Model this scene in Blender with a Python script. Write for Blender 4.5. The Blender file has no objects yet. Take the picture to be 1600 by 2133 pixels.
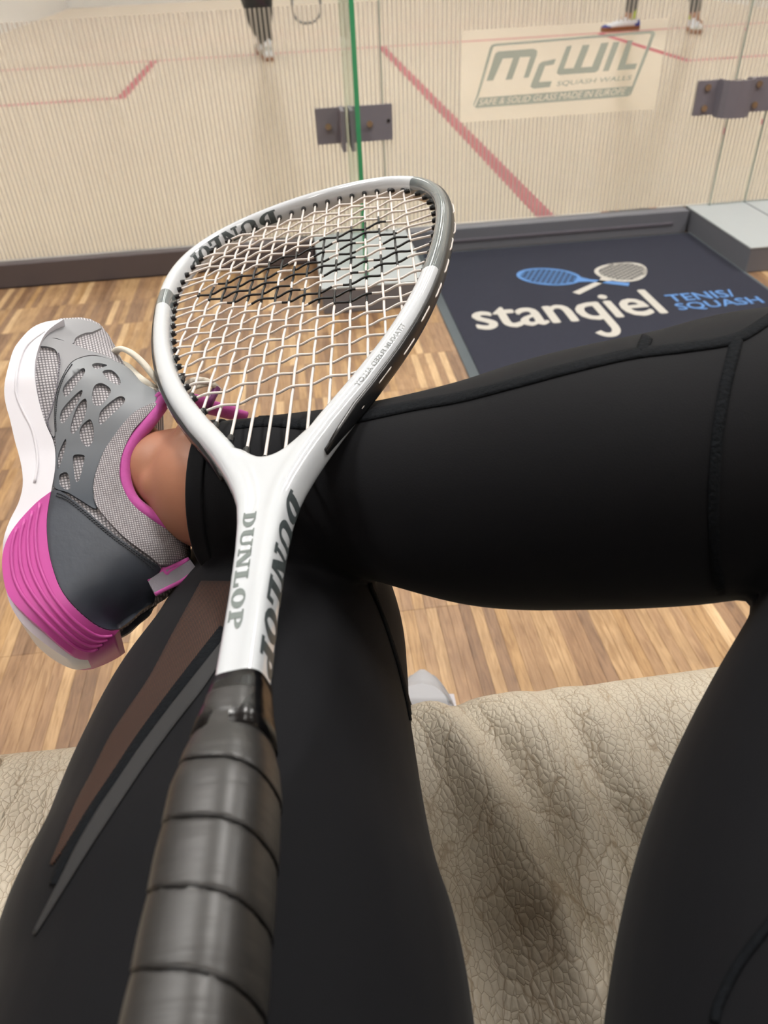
import bpy, bmesh, math, random
from mathutils import Vector, Matrix
from mathutils.geometry import delaunay_2d_cdt
from mathutils.bvhtree import BVHTree

random.seed(7)
SC = bpy.context.scene
COL = SC.collection
H = 0.78                       # camera height above the lounge floor
FPX = 1575.374                 # focal length in pixels of the 1600 x 2133 frame
CR = Vector((0.99213586, -0.11831661, -0.04083636))
CD = Vector((-0.10455387, -0.60404299, -0.79006364))
CF = Vector((0.06881073, 0.78812007, -0.61166317))
CAM = Vector((0, 0, H))

# ------------------------------------------------------------------ camera
cd = bpy.data.cameras.new('camera')
cam = bpy.data.objects.new('camera', cd)
COL.objects.link(cam)
m = Matrix.Identity(4)
for i in range(3):
    m[i][0], m[i][1], m[i][2] = CR[i], -CD[i], -CF[i]
m.translation = CAM
cam.matrix_world = m
cd.sensor_fit = 'VERTICAL'
cd.sensor_height = 36.0
cd.lens = FPX / 2133.0 * 36.0
cd.clip_start = 0.01
cd.clip_end = 60
cd.dof.use_dof = True
cd.dof.focus_distance = 0.44
cd.dof.aperture_fstop = 13.0
SC.camera = cam

# ------------------------------------------------------------------ world, lights, exposure
SC.view_settings.view_transform = 'Standard'
SC.view_settings.look = 'None'
SC.view_settings.gamma = 1
SC.view_settings.use_curve_mapping = False
SC.view_settings.exposure = 0.35
wd = bpy.data.worlds.new('room_air')
SC.world = wd
wd.use_nodes = True
wd.node_tree.nodes['Background'].inputs[0].default_value = (0.9, 0.95, 1, 1)
wd.node_tree.nodes['Background'].inputs[1].default_value = 0.06

def area(name, loc, sx, sy, power, color):
    l = bpy.data.lights.new(name, 'AREA')
    l.shape = 'RECTANGLE'; l.size = sx; l.size_y = sy; l.energy = power; l.color = color
    o = bpy.data.objects.new(name, l)
    o.location = loc
    COL.objects.link(o)
    return o

LOUNGE_LIGHTS = [(-1.3, 1.25), (0.55, 1.25), (2.4, 1.25), (-1.3, -0.9), (0.55, -0.9), (2.4, -0.9)]
COURT_LIGHTS = [(x, y) for y in (3.6, 6.2, 8.8, 11.2) for x in (-1.1, 0.75, 2.6)]
LZ, CZ = 2.78, 5.3
for x, y in LOUNGE_LIGHTS:
    area('lounge_light', (x, y, LZ - 0.045), 0.16, 1.15, 31 if y > 0 else 4.5, (1.0, 0.975, 0.945))
for x, y in COURT_LIGHTS:
    area('court_light', (x, y, CZ - 0.065), 0.5, 1.4, 240, (1.0, 0.98, 0.97))

# ------------------------------------------------------------------ materials
def lin(c):
    return tuple((v / 255 / 12.92 if v / 255 <= 0.04045 else ((v / 255 + 0.055) / 1.055) ** 2.4) for v in c) + (1,)

def nodes_of(name):
    M = bpy.data.materials.new(name)
    M.use_nodes = True
    nt = M.node_tree
    return M, nt, nt.nodes, nt.links, nt.nodes['Principled BSDF']

def mat(name, rgb, rough=0.5, metal=0.0, var=0.06, vscale=30, bump=0.0, bscale=200, bdist=0.001,
        sheen=0.0, coat=0.0, stretch=(1, 1, 1), spec=0.5, sss=0.0):
    M, nt, N, L, B = nodes_of(name)
    B.inputs['Roughness'].default_value = rough
    B.inputs['Metallic'].default_value = metal
    B.inputs['Specular IOR Level'].default_value = spec
    B.inputs['Sheen Weight'].default_value = sheen
    B.inputs['Sheen Roughness'].default_value = 0.5
    B.inputs['Coat Weight'].default_value = coat
    B.inputs['Coat Roughness'].default_value = 0.06
    B.inputs['Subsurface Weight'].default_value = sss
    B.inputs['Subsurface Radius'].default_value = (0.01, 0.004, 0.002)
    B.inputs['Subsurface Scale'].default_value = 1.0
    tc = N.new('ShaderNodeTexCoord')
    mp = N.new('ShaderNodeMapping'); mp.inputs['Scale'].default_value = stretch
    L.new(tc.outputs['Object'], mp.inputs['Vector'])
    nz = N.new('ShaderNodeTexNoise'); nz.inputs['Scale'].default_value = vscale; nz.inputs['Detail'].default_value = 5
    L.new(mp.outputs[0], nz.inputs['Vector'])
    mx = N.new('ShaderNodeMix'); mx.data_type = 'RGBA'
    c = lin(rgb)
    mx.inputs['A'].default_value = tuple(v * (1 - var) for v in c[:3]) + (1,)
    mx.inputs['B'].default_value = tuple(min(1, v * (1 + var)) for v in c[:3]) + (1,)
    L.new(nz.outputs['Fac'], mx.inputs['Factor'])
    L.new(mx.outputs['Result'], B.inputs['Base Color'])
    if bump:
        n2 = N.new('ShaderNodeTexNoise'); n2.inputs['Scale'].default_value = bscale; n2.inputs['Detail'].default_value = 3
        L.new(mp.outputs[0], n2.inputs['Vector'])
        bp = N.new('ShaderNodeBump'); bp.inputs['Strength'].default_value = bump; bp.inputs['Distance'].default_value = bdist
        L.new(n2.outputs['Fac'], bp.inputs['Height'])
        L.new(bp.outputs[0], B.inputs['Normal'])
    return M

def wood(name, rgb, dark):
    M, nt, N, L, B = nodes_of(name)
    B.inputs['Roughness'].default_value = 0.38
    B.inputs['Coat Weight'].default_value = 0.12
    B.inputs['Coat Roughness'].default_value = 0.25
    geo = N.new('ShaderNodeNewGeometry')
    oi = N.new('ShaderNodeObjectInfo')
    ad = N.new('ShaderNodeVectorMath'); ad.operation = 'MULTIPLY'; ad.inputs[1].default_value = (1.0, 0.09, 1.0)
    L.new(geo.outputs['Position'], ad.inputs[0])
    w = N.new('ShaderNodeTexNoise'); w.inputs['Scale'].default_value = 170; w.inputs['Detail'].default_value = 6; w.inputs['Distortion'].default_value = 1.6
    L.new(ad.outputs[0], w.inputs['Vector'])
    w2 = N.new('ShaderNodeTexNoise'); w2.inputs['Scale'].default_value = 14; w2.inputs['Detail'].default_value = 2
    L.new(geo.outputs['Position'], w2.inputs['Vector'])
    rp = N.new('ShaderNodeValToRGB')
    rp.color_ramp.elements[0].position = 0.33; rp.color_ramp.elements[0].color = lin(dark)
    rp.color_ramp.elements[1].position = 0.62; rp.color_ramp.elements[1].color = lin(rgb)
    L.new(w.outputs['Fac'], rp.inputs[0])
    mx = N.new('ShaderNodeMix'); mx.data_type = 'RGBA'; mx.blend_type = 'MULTIPLY'
    r2 = N.new('ShaderNodeValToRGB')
    r2.color_ramp.elements[0].position = 0.3; r2.color_ramp.elements[0].color = (0.82, 0.8, 0.78, 1)
    r2.color_ramp.elements[1].position = 0.65; r2.color_ramp.elements[1].color = (1.04, 1.04, 1.03, 1)
    L.new(w2.outputs['Fac'], r2.inputs[0])
    mx.inputs['Factor'].default_value = 1
    L.new(rp.outputs[0], mx.inputs['A']); L.new(r2.outputs[0], mx.inputs['B'])
    L.new(mx.outputs['Result'], B.inputs['Base Color'])
    return M

def thin_glass(name, tint, gloss=1.0):
    M, nt, N, L, B = nodes_of(name)
    N.remove(B)
    out = N['Material Output']
    t = N.new('ShaderNodeBsdfTransparent'); t.inputs[0].default_value = tint
    g = N.new('ShaderNodeBsdfGlossy'); g.inputs['Roughness'].default_value = 0.02
    g.inputs[0].default_value = (1, 1, 1, 1)
    fr = N.new('ShaderNodeFresnel'); fr.inputs[0].default_value = 1.45
    mul = N.new('ShaderNodeMath'); mul.operation = 'MULTIPLY'; mul.inputs[1].default_value = 0.7 * gloss
    mx = N.new('ShaderNodeMixShader')
    L.new(fr.outputs[0], mul.inputs[0]); L.new(mul.outputs[0], mx.inputs[0])
    L.new(t.outputs[0], mx.inputs[1]); L.new(g.outputs[0], mx.inputs[2]); L.new(mx.outputs[0], out.inputs[0])
    return M

def frosted(name, rgb, alpha):
    M, nt, N, L, B = nodes_of(name)
    N.remove(B)
    out = N['Material Output']
    c = lin(rgb)
    t = N.new('ShaderNodeBsdfTransparent')
    d = N.new('ShaderNodeBsdfDiffuse'); d.inputs[0].default_value = c
    tr = N.new('ShaderNodeBsdfTranslucent'); tr.inputs[0].default_value = c
    nz = N.new('ShaderNodeTexNoise'); nz.inputs['Scale'].default_value = 60
    mr = N.new('ShaderNodeMapRange'); mr.inputs['To Min'].default_value = alpha - 0.03; mr.inputs['To Max'].default_value = alpha + 0.03
    L.new(nz.outputs['Fac'], mr.inputs['Value'])
    a = N.new('ShaderNodeMixShader'); a.inputs[0].default_value = 0.5
    b = N.new('ShaderNodeMixShader'); L.new(mr.outputs[0], b.inputs[0])
    L.new(d.outputs[0], a.inputs[1]); L.new(tr.outputs[0], a.inputs[2])
    L.new(t.outputs[0], b.inputs[1]); L.new(a.outputs[0], b.inputs[2]); L.new(b.outputs[0], out.inputs[0])
    return M

def leather(name, rgb, crease):
    M, nt, N, L, B = nodes_of(name)
    B.inputs['Roughness'].default_value = 0.45
    B.inputs['Specular IOR Level'].default_value = 0.4
    tc = N.new('ShaderNodeTexCoord')
    nz = N.new('ShaderNodeTexNoise'); nz.inputs['Scale'].default_value = 30; nz.inputs['Detail'].default_value = 3
    L.new(tc.outputs['Object'], nz.inputs['Vector'])
    mp = N.new('ShaderNodeMapping'); mp.inputs['Rotation'].default_value = (0, 0, 0.5); mp.inputs['Scale'].default_value = (1.3, 0.8, 1)
    L.new(tc.outputs['Object'], mp.inputs['Vector'])
    sc = N.new('ShaderNodeVectorMath'); sc.operation = 'SCALE'; sc.inputs['Scale'].default_value = 0.008
    L.new(nz.outputs['Color'], sc.inputs[0])
    ad = N.new('ShaderNodeVectorMath'); ad.operation = 'ADD'
    L.new(mp.outputs[0], ad.inputs[0]); L.new(sc.outputs[0], ad.inputs[1])
    def cells(scale, lo, hi, vec):
        v = N.new('ShaderNodeTexVoronoi'); v.feature = 'DISTANCE_TO_EDGE'; v.inputs['Scale'].default_value = scale
        L.new(vec, v.inputs['Vector'])
        r = N.new('ShaderNodeMapRange'); r.inputs['From Min'].default_value = lo; r.inputs['From Max'].default_value = hi
        r.interpolation_type = 'SMOOTHSTEP'
        L.new(v.outputs['Distance'], r.inputs['Value'])
        return r.outputs[0]
    def mix2(a, wa, b):
        n = N.new('ShaderNodeMath'); n.operation = 'MULTIPLY_ADD'; n.inputs[1].default_value = wa
        L.new(a, n.inputs[0])
        if b is None: n.inputs[2].default_value = 0
        else: L.new(b, n.inputs[2])
        return n.outputs[0]
    pebble = cells(230, 0.0, 0.32, ad.outputs[0])
    line = cells(230, 0.0, 0.05, ad.outputs[0])
    # long creases that run with the hide
    mp2 = N.new('ShaderNodeMapping'); mp2.inputs['Rotation'].default_value = (0, 0, 0.42); mp2.inputs['Scale'].default_value = (62, 15, 1)
    L.new(tc.outputs['Object'], mp2.inputs['Vector'])
    nz2 = N.new('ShaderNodeTexNoise'); nz2.inputs['Scale'].default_value = 16; nz2.inputs['Detail'].default_value = 4
    L.new(tc.outputs['Object'], nz2.inputs['Vector'])
    s2 = N.new('ShaderNodeVectorMath'); s2.operation = 'SCALE'; s2.inputs['Scale'].default_value = 2.0
    L.new(nz2.outputs['Color'], s2.inputs[0])
    a2 = N.new('ShaderNodeVectorMath'); a2.operation = 'ADD'
    L.new(mp2.outputs[0], a2.inputs[0]); L.new(s2.outputs[0], a2.inputs[1])
    crest = cells(1.0, 0.0, 0.12, a2.outputs[0])
    thin = cells(1.0, 0.0, 0.03, a2.outputs[0])
    h = mix2(pebble, 0.6, mix2(crest, 0.9, mix2(line, 0.25, None)))
    bp = N.new('ShaderNodeBump'); bp.inputs['Strength'].default_value = 0.9; bp.inputs['Distance'].default_value = 0.00055
    L.new(h, bp.inputs['Height']); L.new(bp.outputs[0], B.inputs['Normal'])
    mm = N.new('ShaderNodeMath'); mm.operation = 'MULTIPLY'
    L.new(line, mm.inputs[0]); L.new(thin, mm.inputs[1])
    mr = N.new('ShaderNodeMapRange'); mr.inputs['To Min'].default_value = 0.3; mr.inputs['To Max'].default_value = 1.0
    L.new(mm.outputs[0], mr.inputs['Value'])
    mx = N.new('ShaderNodeMix'); mx.data_type = 'RGBA'
    mx.inputs['A'].default_value = lin(crease); mx.inputs['B'].default_value = lin(rgb)
    L.new(mr.outputs[0], mx.inputs['Factor']); L.new(mx.outputs['Result'], B.inputs['Base Color'])
    return M

def weave(name, dark, light, sx, sy, rough=0.7, thr=0.35, bumpd=0.0003):
    """fine open knit: rows of small holes"""
    M, nt, N, L, B = nodes_of(name)
    B.inputs['Roughness'].default_value = rough
    tc = N.new('ShaderNodeTexCoord')
    ws = []
    for ax, s in (('X', sx), ('Y', sy)):
        w = N.new('ShaderNodeTexWave'); w.bands_direction = ax; w.inputs['Scale'].default_value = s
        L.new(tc.outputs['Object'], w.inputs['Vector']); ws.append(w)
    mu = N.new('ShaderNodeMath'); mu.operation = 'MULTIPLY'
    L.new(ws[0].outputs['Fac'], mu.inputs[0]); L.new(ws[1].outputs['Fac'], mu.inputs[1])
    mr = N.new('ShaderNodeMapRange'); mr.inputs['From Min'].default_value = thr - 0.18; mr.inputs['From Max'].default_value = thr + 0.18
    L.new(mu.outputs[0], mr.inputs['Value'])
    mx = N.new('ShaderNodeMix'); mx.data_type = 'RGBA'
    mx.inputs['A'].default_value = lin(dark); mx.inputs['B'].default_value = lin(light)
    L.new(mr.outputs[0], mx.inputs['Factor']); L.new(mx.outputs['Result'], B.inputs['Base Color'])
    bp = N.new('ShaderNodeBump'); bp.inputs['Strength'].default_value = 0.6; bp.inputs['Distance'].default_value = bumpd
    L.new(mr.outputs[0], bp.inputs['Height']); L.new(bp.outputs[0], B.inputs['Normal'])
    return M

MT = {}
WOODS = [wood('oak_%s' % n, a, b) for n, a, b in (
    ('honey', (188, 154, 114), (158, 124, 86)), ('brown', (162, 128, 96), (132, 100, 72)),
    ('dark', (140, 108, 80), (110, 82, 60)), ('tan', (174, 140, 104), (144, 110, 78)),
    ('pale', (212, 180, 138), (186, 152, 112)), ('umber', (152, 120, 92), (120, 92, 70)), ('amber', (182, 146, 102), (150, 114, 76)))]
MT['joint'] = mat('floor_joint', (112, 82, 56), 0.7)
MT['court'] = mat('court_maple', (232, 213, 190), 0.3, var=0.04, vscale=6, stretch=(8, 0.7, 1), coat=0.2)
MT['redline'] = mat('court_line_red', (196, 88, 104), 0.5)
MT['wallwhite'] = mat('wall_paint', (236, 233, 232), 0.6, var=0.02, vscale=4)
MT['ceil'] = mat('ceiling_paint', (226, 222, 214), 0.8, var=0.02)
MT['rail'] = mat('rail_grey_paint', (112, 113, 120), 0.45, var=0.03)
MT['railtop'] = mat('rail_light_grey', (176, 182, 184), 0.35, var=0.02)
MT['raildark'] = mat('rail_dark_brown', (86, 78, 80), 0.5, var=0.04)
MT['glass'] = thin_glass('safety_glass', (0.95, 0.98, 0.965, 1))
MT['glassfin'] = thin_glass('fin_glass', (0.9, 0.95, 0.92, 1), 0.3)
MT['glassedge'] = mat('glass_edge_green', (62, 158, 110), 0.15, var=0.15, vscale=12, stretch=(1, 1, 0.2))
MT['film'] = frosted('frosted_stripe_film', (206, 197, 187), 0.58)
MT['etch'] = frosted('frosted_logo_film', (172, 184, 176), 0.8)
MT['steel'] = mat('satin_steel', (122, 117, 126), 0.42, metal=0.12, var=0.05)
MT['bolt'] = mat('bolt_steel', (190, 180, 168), 0.2, metal=0.95)
MT['black'] = mat('black_plastic', (14, 14, 15), 0.35)
MT['mat'] = mat('mat_pile', (42, 44, 58), 0.95, var=0.3, vscale=260, bump=1.0, bscale=500, bdist=0.002)
MT['matedge'] = mat('mat_rubber', (84, 92, 96), 0.7, var=0.06)
MT['matwhite'] = mat('mat_print_cream', (194, 190, 182), 0.95, var=0.12, vscale=300, bump=0.8, bscale=500, bdist=0.001)
MT['matblue'] = mat('mat_print_blue', (94, 138, 196), 0.95, var=0.15, vscale=300, bump=0.8, bscale=500, bdist=0.001)
MT['leather'] = leather('sofa_leather', (204, 193, 174), (158, 138, 112))
MT['legging'] = mat('legging_jersey', (9, 10, 14.5), 0.8, var=0.12, vscale=400, bump=0.25, bscale=1500, bdist=0.0003, sheen=0.04, spec=0.2)
MT['seam'] = mat('legging_seam_thread', (14, 17, 21), 0.85, var=0.8, vscale=700, bump=0.9, bscale=600, bdist=0.0008, spec=0.15)
MT['mesh'] = weave('legging_open_mesh', (6, 6, 7), (112, 66, 40), 420, 420, 0.8, 0.5)
MT['reflect'] = mat('reflective_tape', (54, 54, 55), 0.8, var=0.04, spec=0.2)
MT['skin'] = mat('skin', (170, 117, 91), 0.5, var=0.08, vscale=45, bump=0.15, bscale=500, bdist=0.0004, sss=0.12)
MT['white'] = mat('racket_white_lacquer', (224, 226, 227), 0.18, var=0.01, coat=0.7)
MT['strip'] = mat('grommet_strip_black', (22, 23, 25), 0.3)
MT['string'] = mat('string_white', (226, 218, 212), 0.3, var=0.05, sss=0.0)
MT['ink'] = mat('string_black_ink', (26, 27, 29), 0.4)
MT['print'] = mat('racket_grey_print', (112, 122, 120), 0.35)
MT['printdark'] = mat('racket_dark_print', (70, 78, 80), 0.35)
MT['fineprint'] = mat('racket_fine_print', (120, 124, 124), 0.4)
MT['gripw'] = mat('grip_black_rubber', (44, 43, 42), 0.42, var=0.25, vscale=60, bump=0.45, bscale=120, bdist=0.0006, spec=0.6, stretch=(0.18, 2.6, 0.18))
MT['gripb'] = mat('grip_tape_black', (12, 12, 14), 0.25, var=0.2, bump=0.6, bscale=90, bdist=0.001)
MT['solewhite'] = mat('sole_white_foam', (232, 231, 238), 0.45, var=0.02, bump=0.1, bscale=600, bdist=0.0003)
MT['pink'] = mat('sole_pink_foam', (196, 78, 158), 0.38, var=0.06, vscale=60)
MT['pinkfab'] = mat('pink_knit_lining', (190, 80, 160), 0.8, var=0.12, vscale=300, bump=0.5, bscale=900, bdist=0.0004, sheen=0.2)
MT['counter'] = mat('shoe_slate_leather', (62, 68, 78), 0.45, var=0.12, vscale=40, bump=0.3, bscale=180, bdist=0.0006)
MT['cage'] = mat('shoe_grey_cage', (104, 112, 118), 0.45, var=0.18, vscale=22)
def blend_x(name, c0, c1, x0, x1):
    M, nt, N, L, B = nodes_of(name)
    B.inputs['Roughness'].default_value = 0.45
    tc = N.new('ShaderNodeTexCoord'); sp = N.new('ShaderNodeSeparateXYZ'); L.new(tc.outputs['Object'], sp.inputs[0])
    mr = N.new('ShaderNodeMapRange'); mr.inputs['From Min'].default_value = x0; mr.inputs['From Max'].default_value = x1
    L.new(sp.outputs['X'], mr.inputs['Value'])
    mx = N.new('ShaderNodeMix'); mx.data_type = 'RGBA'; mx.inputs['A'].default_value = lin(c0); mx.inputs['B'].default_value = lin(c1)
    L.new(mr.outputs[0], mx.inputs['Factor']); L.new(mx.outputs['Result'], B.inputs['Base Color'])
    return M
MT['cage'] = blend_x('shoe_graded_cage', (66, 74, 84), (146, 150, 154), 0.035, 0.125)  # cage colour is darker towards the heel, paler towards the toe
MT['greylea'] = mat('shoe_grey_suede', (148, 149, 153), 0.6, var=0.05, vscale=40)
MT['palelea'] = mat('shoe_pale_suede', (166, 166, 170), 0.6, var=0.04)
MT['knit'] = weave('shoe_light_knit', (120, 118, 122), (206, 202, 206), 190, 190, 0.8, 0.2)
MT['knit2'] = weave('shoe_collar_knit', (124, 120, 124), (196, 192, 196), 260, 260, 0.85, 0.25)
MT['lace'] = mat('lace_cream', (214, 208, 194), 0.85, var=0.1, vscale=300, bump=0.6, bscale=900, bdist=0.0004)
MT['stitch'] = mat('stitch_thread', (52, 56, 62), 0.6)
MT['aglet'] = mat('aglet_purple', (112, 52, 104), 0.3)
MT['taupe'] = mat('pull_tab_grey', (128, 124, 134), 0.7, var=0.1, bump=0.5, bscale=700, bdist=0.0004)
MT['trouser'] = mat('player_black_trousers', (24, 24, 28), 0.8, var=0.1, sheen=0.1)
MT['tights'] = mat('player_grey_tights', (44, 46, 52), 0.8, var=0.1)
MT['shirt'] = mat('player_shirt', (60, 66, 78), 0.85)
MT['hair'] = mat('player_hair', (40, 28, 20), 0.6, bump=0.6, bscale=200)
MT['gum'] = mat('gum_sole', (150, 92, 58), 0.5)
MT['blue'] = mat('shoe_blue', (64, 76, 160), 0.5)
MT['lime'] = mat('sock_lime', (198, 220, 60), 0.8)
MT['lamp'] = None
def emit(name, rgb, s):
    M, nt, N, L, B = nodes_of(name)
    B.inputs['Emission Color'].default_value = rgb + (1,)
    B.inputs['Emission Strength'].default_value = s
    return M
MT['lampL'] = emit('lamp_diffuser', (1, 0.94, 0.86), 6)
MT['lampC'] = emit('court_lamp_diffuser', (1, 0.97, 0.95), 8)

# ------------------------------------------------------------------ helpers
def tag(o, label=None, cat=None, group=None, kind=None):
    if label: o['label'] = label
    if cat: o['category'] = cat
    if group: o['group'] = group
    if kind: o['kind'] = kind
    return o

def link(name, me, material=None, parent=None, smooth=False):
    o = bpy.data.objects.new(name, me)
    COL.objects.link(o)
    if material is not None and len(me.materials) == 0:
        for mm in (material if isinstance(material, (list, tuple)) else [material]):
            me.materials.append(mm)
    if parent: o.parent = parent
    if smooth and len(me.polygons):
        me.polygons.foreach_set('use_smooth', [True] * len(me.polygons))
    return o

def empty(name, loc=(0, 0, 0), parent=None):
    o = bpy.data.objects.new(name, None)
    o.empty_display_size = 0.05
    COL.objects.link(o)
    o.location = loc
    if parent: o.parent = parent
    return o

def mesh(name, V, F):
    me = bpy.data.meshes.new(name)
    me.from_pydata([tuple(v) for v in V], [], F)
    me.update()
    return me

def bm_mesh(name, bm):
    me = bpy.data.meshes.new(name)
    bm.normal_update()
    bm.to_mesh(me); bm.free()
    return me

class MB:
    def __init__(s): s.V = []; s.F = []; s.I = []
    def add(s, V, F, mi=0):
        o = len(s.V); s.V += [Vector(v) for v in V]; s.F += [[i + o for i in f] for f in F]; s.I += [mi] * len(F)
    def box(s, x0, x1, y0, y1, z0, z1, mi=0):
        s.add([(x0, y0, z0), (x1, y0, z0), (x1, y1, z0), (x0, y1, z0), (x0, y0, z1), (x1, y0, z1), (x1, y1, z1), (x0, y1, z1)],
              [(0, 3, 2, 1), (4, 5, 6, 7), (0, 1, 5, 4), (1, 2, 6, 5), (2, 3, 7, 6), (3, 0, 4, 7)], mi)
    def tube(s, pts, rad, n=12, mi=0, caps=True, flat=1.0, up=None, ex=2.0, midx=None):
        pts = [Vector(p) for p in pts]
        k = len(pts)
        if not isinstance(rad, (list, tuple)): rad = [rad] * k
        T = []
        for i in range(k):
            t = pts[min(i + 1, k - 1)] - pts[max(i - 1, 0)]
            T.append(t.normalized() if t.length > 1e-9 else Vector((0, 0, 1)))
        nrm = Vector(up) if up is not None else (Vector((0, 0, 1)) if abs(T[0].z) < 0.9 else Vector((1, 0, 0)))
        V = []
        for i in range(k):
            if up is not None: nrm = Vector(up)
            nrm = (nrm - T[i] * nrm.dot(T[i])).normalized()
            bn = T[i].cross(nrm)
            for j in range(n):
                a = 2 * math.pi * j / n
                ca, sa = math.cos(a), math.sin(a)
                if ex != 2.0:
                    ca = math.copysign(abs(ca) ** (2 / ex), ca); sa = math.copysign(abs(sa) ** (2 / ex), sa)
                r = rad[i]
                ra, rb = (r if isinstance(r, (list, tuple)) else (r * flat, r))
                V.append(pts[i] + nrm * (ca * ra) + bn * (sa * rb))
        F = []; I = []
        for i in range(k - 1):
            for j in range(n):
                F.append((i * n + j, i * n + (j + 1) % n, (i + 1) * n + (j + 1) % n, (i + 1) * n + j))
        o = len(s.V)
        s.add(V, F, mi)
        if midx:
            for i in range(k - 1):
                for j in range(n): s.I[len(s.F) - len(F) + i * n + j] = midx[i]
        if caps:
            s.F.append([o + j for j in range(n)][::-1]); s.I.append(mi)
            s.F.append([o + (k - 1) * n + j for j in range(n)]); s.I.append(mi)
    def ball(s, c, r, n=12, mi=0):
        c = Vector(c); rr = Vector(r) if not isinstance(r, (int, float)) else Vector((r, r, r))
        V = []; F = []
        m_ = n // 2
        for i in range(m_ + 1):
            th = math.pi * i / m_
            for j in range(n):
                ph = 2 * math.pi * j / n
                V.append((c.x + rr.x * math.sin(th) * math.cos(ph), c.y + rr.y * math.sin(th) * math.sin(ph), c.z + rr.z * math.cos(th)))
        for i in range(m_):
            for j in range(n):
                F.append((i * n + j, (i + 1) * n + j, (i + 1) * n + (j + 1) % n, i * n + (j + 1) % n))
        s.add(V, F, mi)
    def mesh(s, name):
        me = mesh(name, s.V, s.F)
        if any(s.I): me.polygons.foreach_set('material_index', s.I)
        return me
    def build(s, name, material, parent=None, smooth=False):
        return link(name, s.mesh(name), material, parent, smooth)

def catmull(P, per=8):
    P = [Vector(p) for p in P]
    Q = [P[0] * 2 - P[1]] + P + [P[-1] * 2 - P[-2]]
    out = []
    for i in range(1, len(Q) - 2):
        a, b, c, d = Q[i - 1:i + 3]
        for k in range(per):
            t = k / per
            out.append(0.5 * ((2 * b) + (c - a) * t + (2 * a - 5 * b + 4 * c - d) * t * t + (3 * b - a - 3 * c + d) * t ** 3))
    out.append(P[-1].copy())
    return out

def cat_r(P, R_, per=8):
    n = len(P)
    pts = catmull(P, per)
    rr = [v.x for v in catmull([Vector((r, 0, 0)) for r in R_], per)]
    return pts, rr

def interp(tab, x):
    tab = sorted(tab)
    if x <= tab[0][0]: return tab[0][1]
    for (a, b), (c, d) in zip(tab, tab[1:]):
        if x <= c: return b + (d - b) * (x - a) / (c - a)
    return tab[-1][1]

def evaluated(me, mods):
    """apply modifiers to a mesh through a short-lived object"""
    o = bpy.data.objects.new('tmp', me); COL.objects.link(o)
    for kind, props in mods:
        md = o.modifiers.new(kind, kind)
        for k, v in props.items(): setattr(md, k, v)
    dg = bpy.context.evaluated_depsgraph_get()
    dg.update()
    r = bpy.data.meshes.new_from_object(o.evaluated_get(dg), depsgraph=dg)
    bpy.data.objects.remove(o)
    return r

def bvh_of(me):
    return BVHTree.FromPolygons([v.co for v in me.vertices], [p.vertices[:] for p in me.polygons])

def ray(u, v):
    return CR * ((u - 800) / FPX) + CD * ((v - 1066.5) / FPX) + CF

def at(u, v, z):
    """a point of the place, seen in that direction at that depth"""
    return CAM + ray(u, v) * z

def poly2d(outer, holes=(), step=0.004):
    """triangulated 2-D polygon with inner points, holes left open"""
    pts = []; edges = []
    def loop(L):
        o = len(pts)
        q = []
        for i in range(len(L)):
            a, b = Vector(L[i]), Vector(L[(i + 1) % len(L)])
            n = max(1, int((b - a).length / step))
            for k in range(n): q.append(a + (b - a) * (k / n))
        pts.extend(q)
        edges.extend([(o + i, o + (i + 1) % len(q)) for i in range(len(q))])
        return q
    lo = loop(outer)
    for h in holes: loop(h)
    def inside(p, L):
        c = False
        for i in range(len(L)):
            a, b = L[i], L[i - 1]
            if (a[1] > p[1]) != (b[1] > p[1]) and p[0] < (b[0] - a[0]) * (p[1] - a[1]) / (b[1] - a[1]) + a[0]: c = not c
        return c
    x0, x1 = min(p[0] for p in outer), max(p[0] for p in outer)
    y0, y1 = min(p[1] for p in outer), max(p[1] for p in outer)
    bd = [p.copy() for p in pts]
    nx, ny = int((x1 - x0) / step) + 1, int((y1 - y0) / step) + 1
    if nx * ny < 60000:
        for i in range(nx):
            for j in range(ny):
                p = Vector((x0 + (i + 0.5 * (j % 2)) * step, y0 + j * step))
                if inside(p, outer) and not any(inside(p, h) for h in holes) and min((p - b).length_squared for b in bd) > (0.45 * step) ** 2:
                    pts.append(p)
    r = delaunay_2d_cdt([Vector(p) for p in pts], edges, [], 0, 1e-7)
    vs = r[0]
    keep = []
    for f in r[2]:
        c = (vs[f[0]] + vs[f[1]] + vs[f[2]]) / 3
        if inside(c, outer) and not any(inside(c, h) for h in holes): keep.append(f)
    return vs, keep

def smooth_poly(P, per=5):
    n = len(P)
    out = []
    P = [Vector(p) for p in P]
    for i in range(n):
        a, b, c, d = P[i - 1], P[i], P[(i + 1) % n], P[(i + 2) % n]
        for k in range(per):
            t = k / per
            out.append(0.5 * ((2 * b) + (c - a) * t + (2 * a - 5 * b + 4 * c - d) * t * t + (3 * b - a - 3 * c + d) * t ** 3))
    return out

def slab(V2, F2, front, back):
    """closed solid from a flat triangulation: front(p) and back(p) give its two faces"""
    n = len(V2)
    V = [front(p) for p in V2] + [back(p) for p in V2]
    F = []
    cnt = {}
    a = sum((V2[f[0]].x * (V2[f[1]].y - V2[f[2]].y) + V2[f[1]].x * (V2[f[2]].y - V2[f[0]].y) + V2[f[2]].x * (V2[f[0]].y - V2[f[1]].y)) for f in F2)
    for f in F2:
        f = list(f)
        F.append(f); F.append([i + n for i in f][::-1])
        for i in range(len(f)):
            e = (f[i], f[(i + 1) % len(f)])
            cnt[tuple(sorted(e))] = cnt.get(tuple(sorted(e)), []) + [e]
    for k, es in cnt.items():
        if len(es) == 1:
            i, j = es[0]
            F.append([j, i, i + n, j + n])
    return V, F

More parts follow.
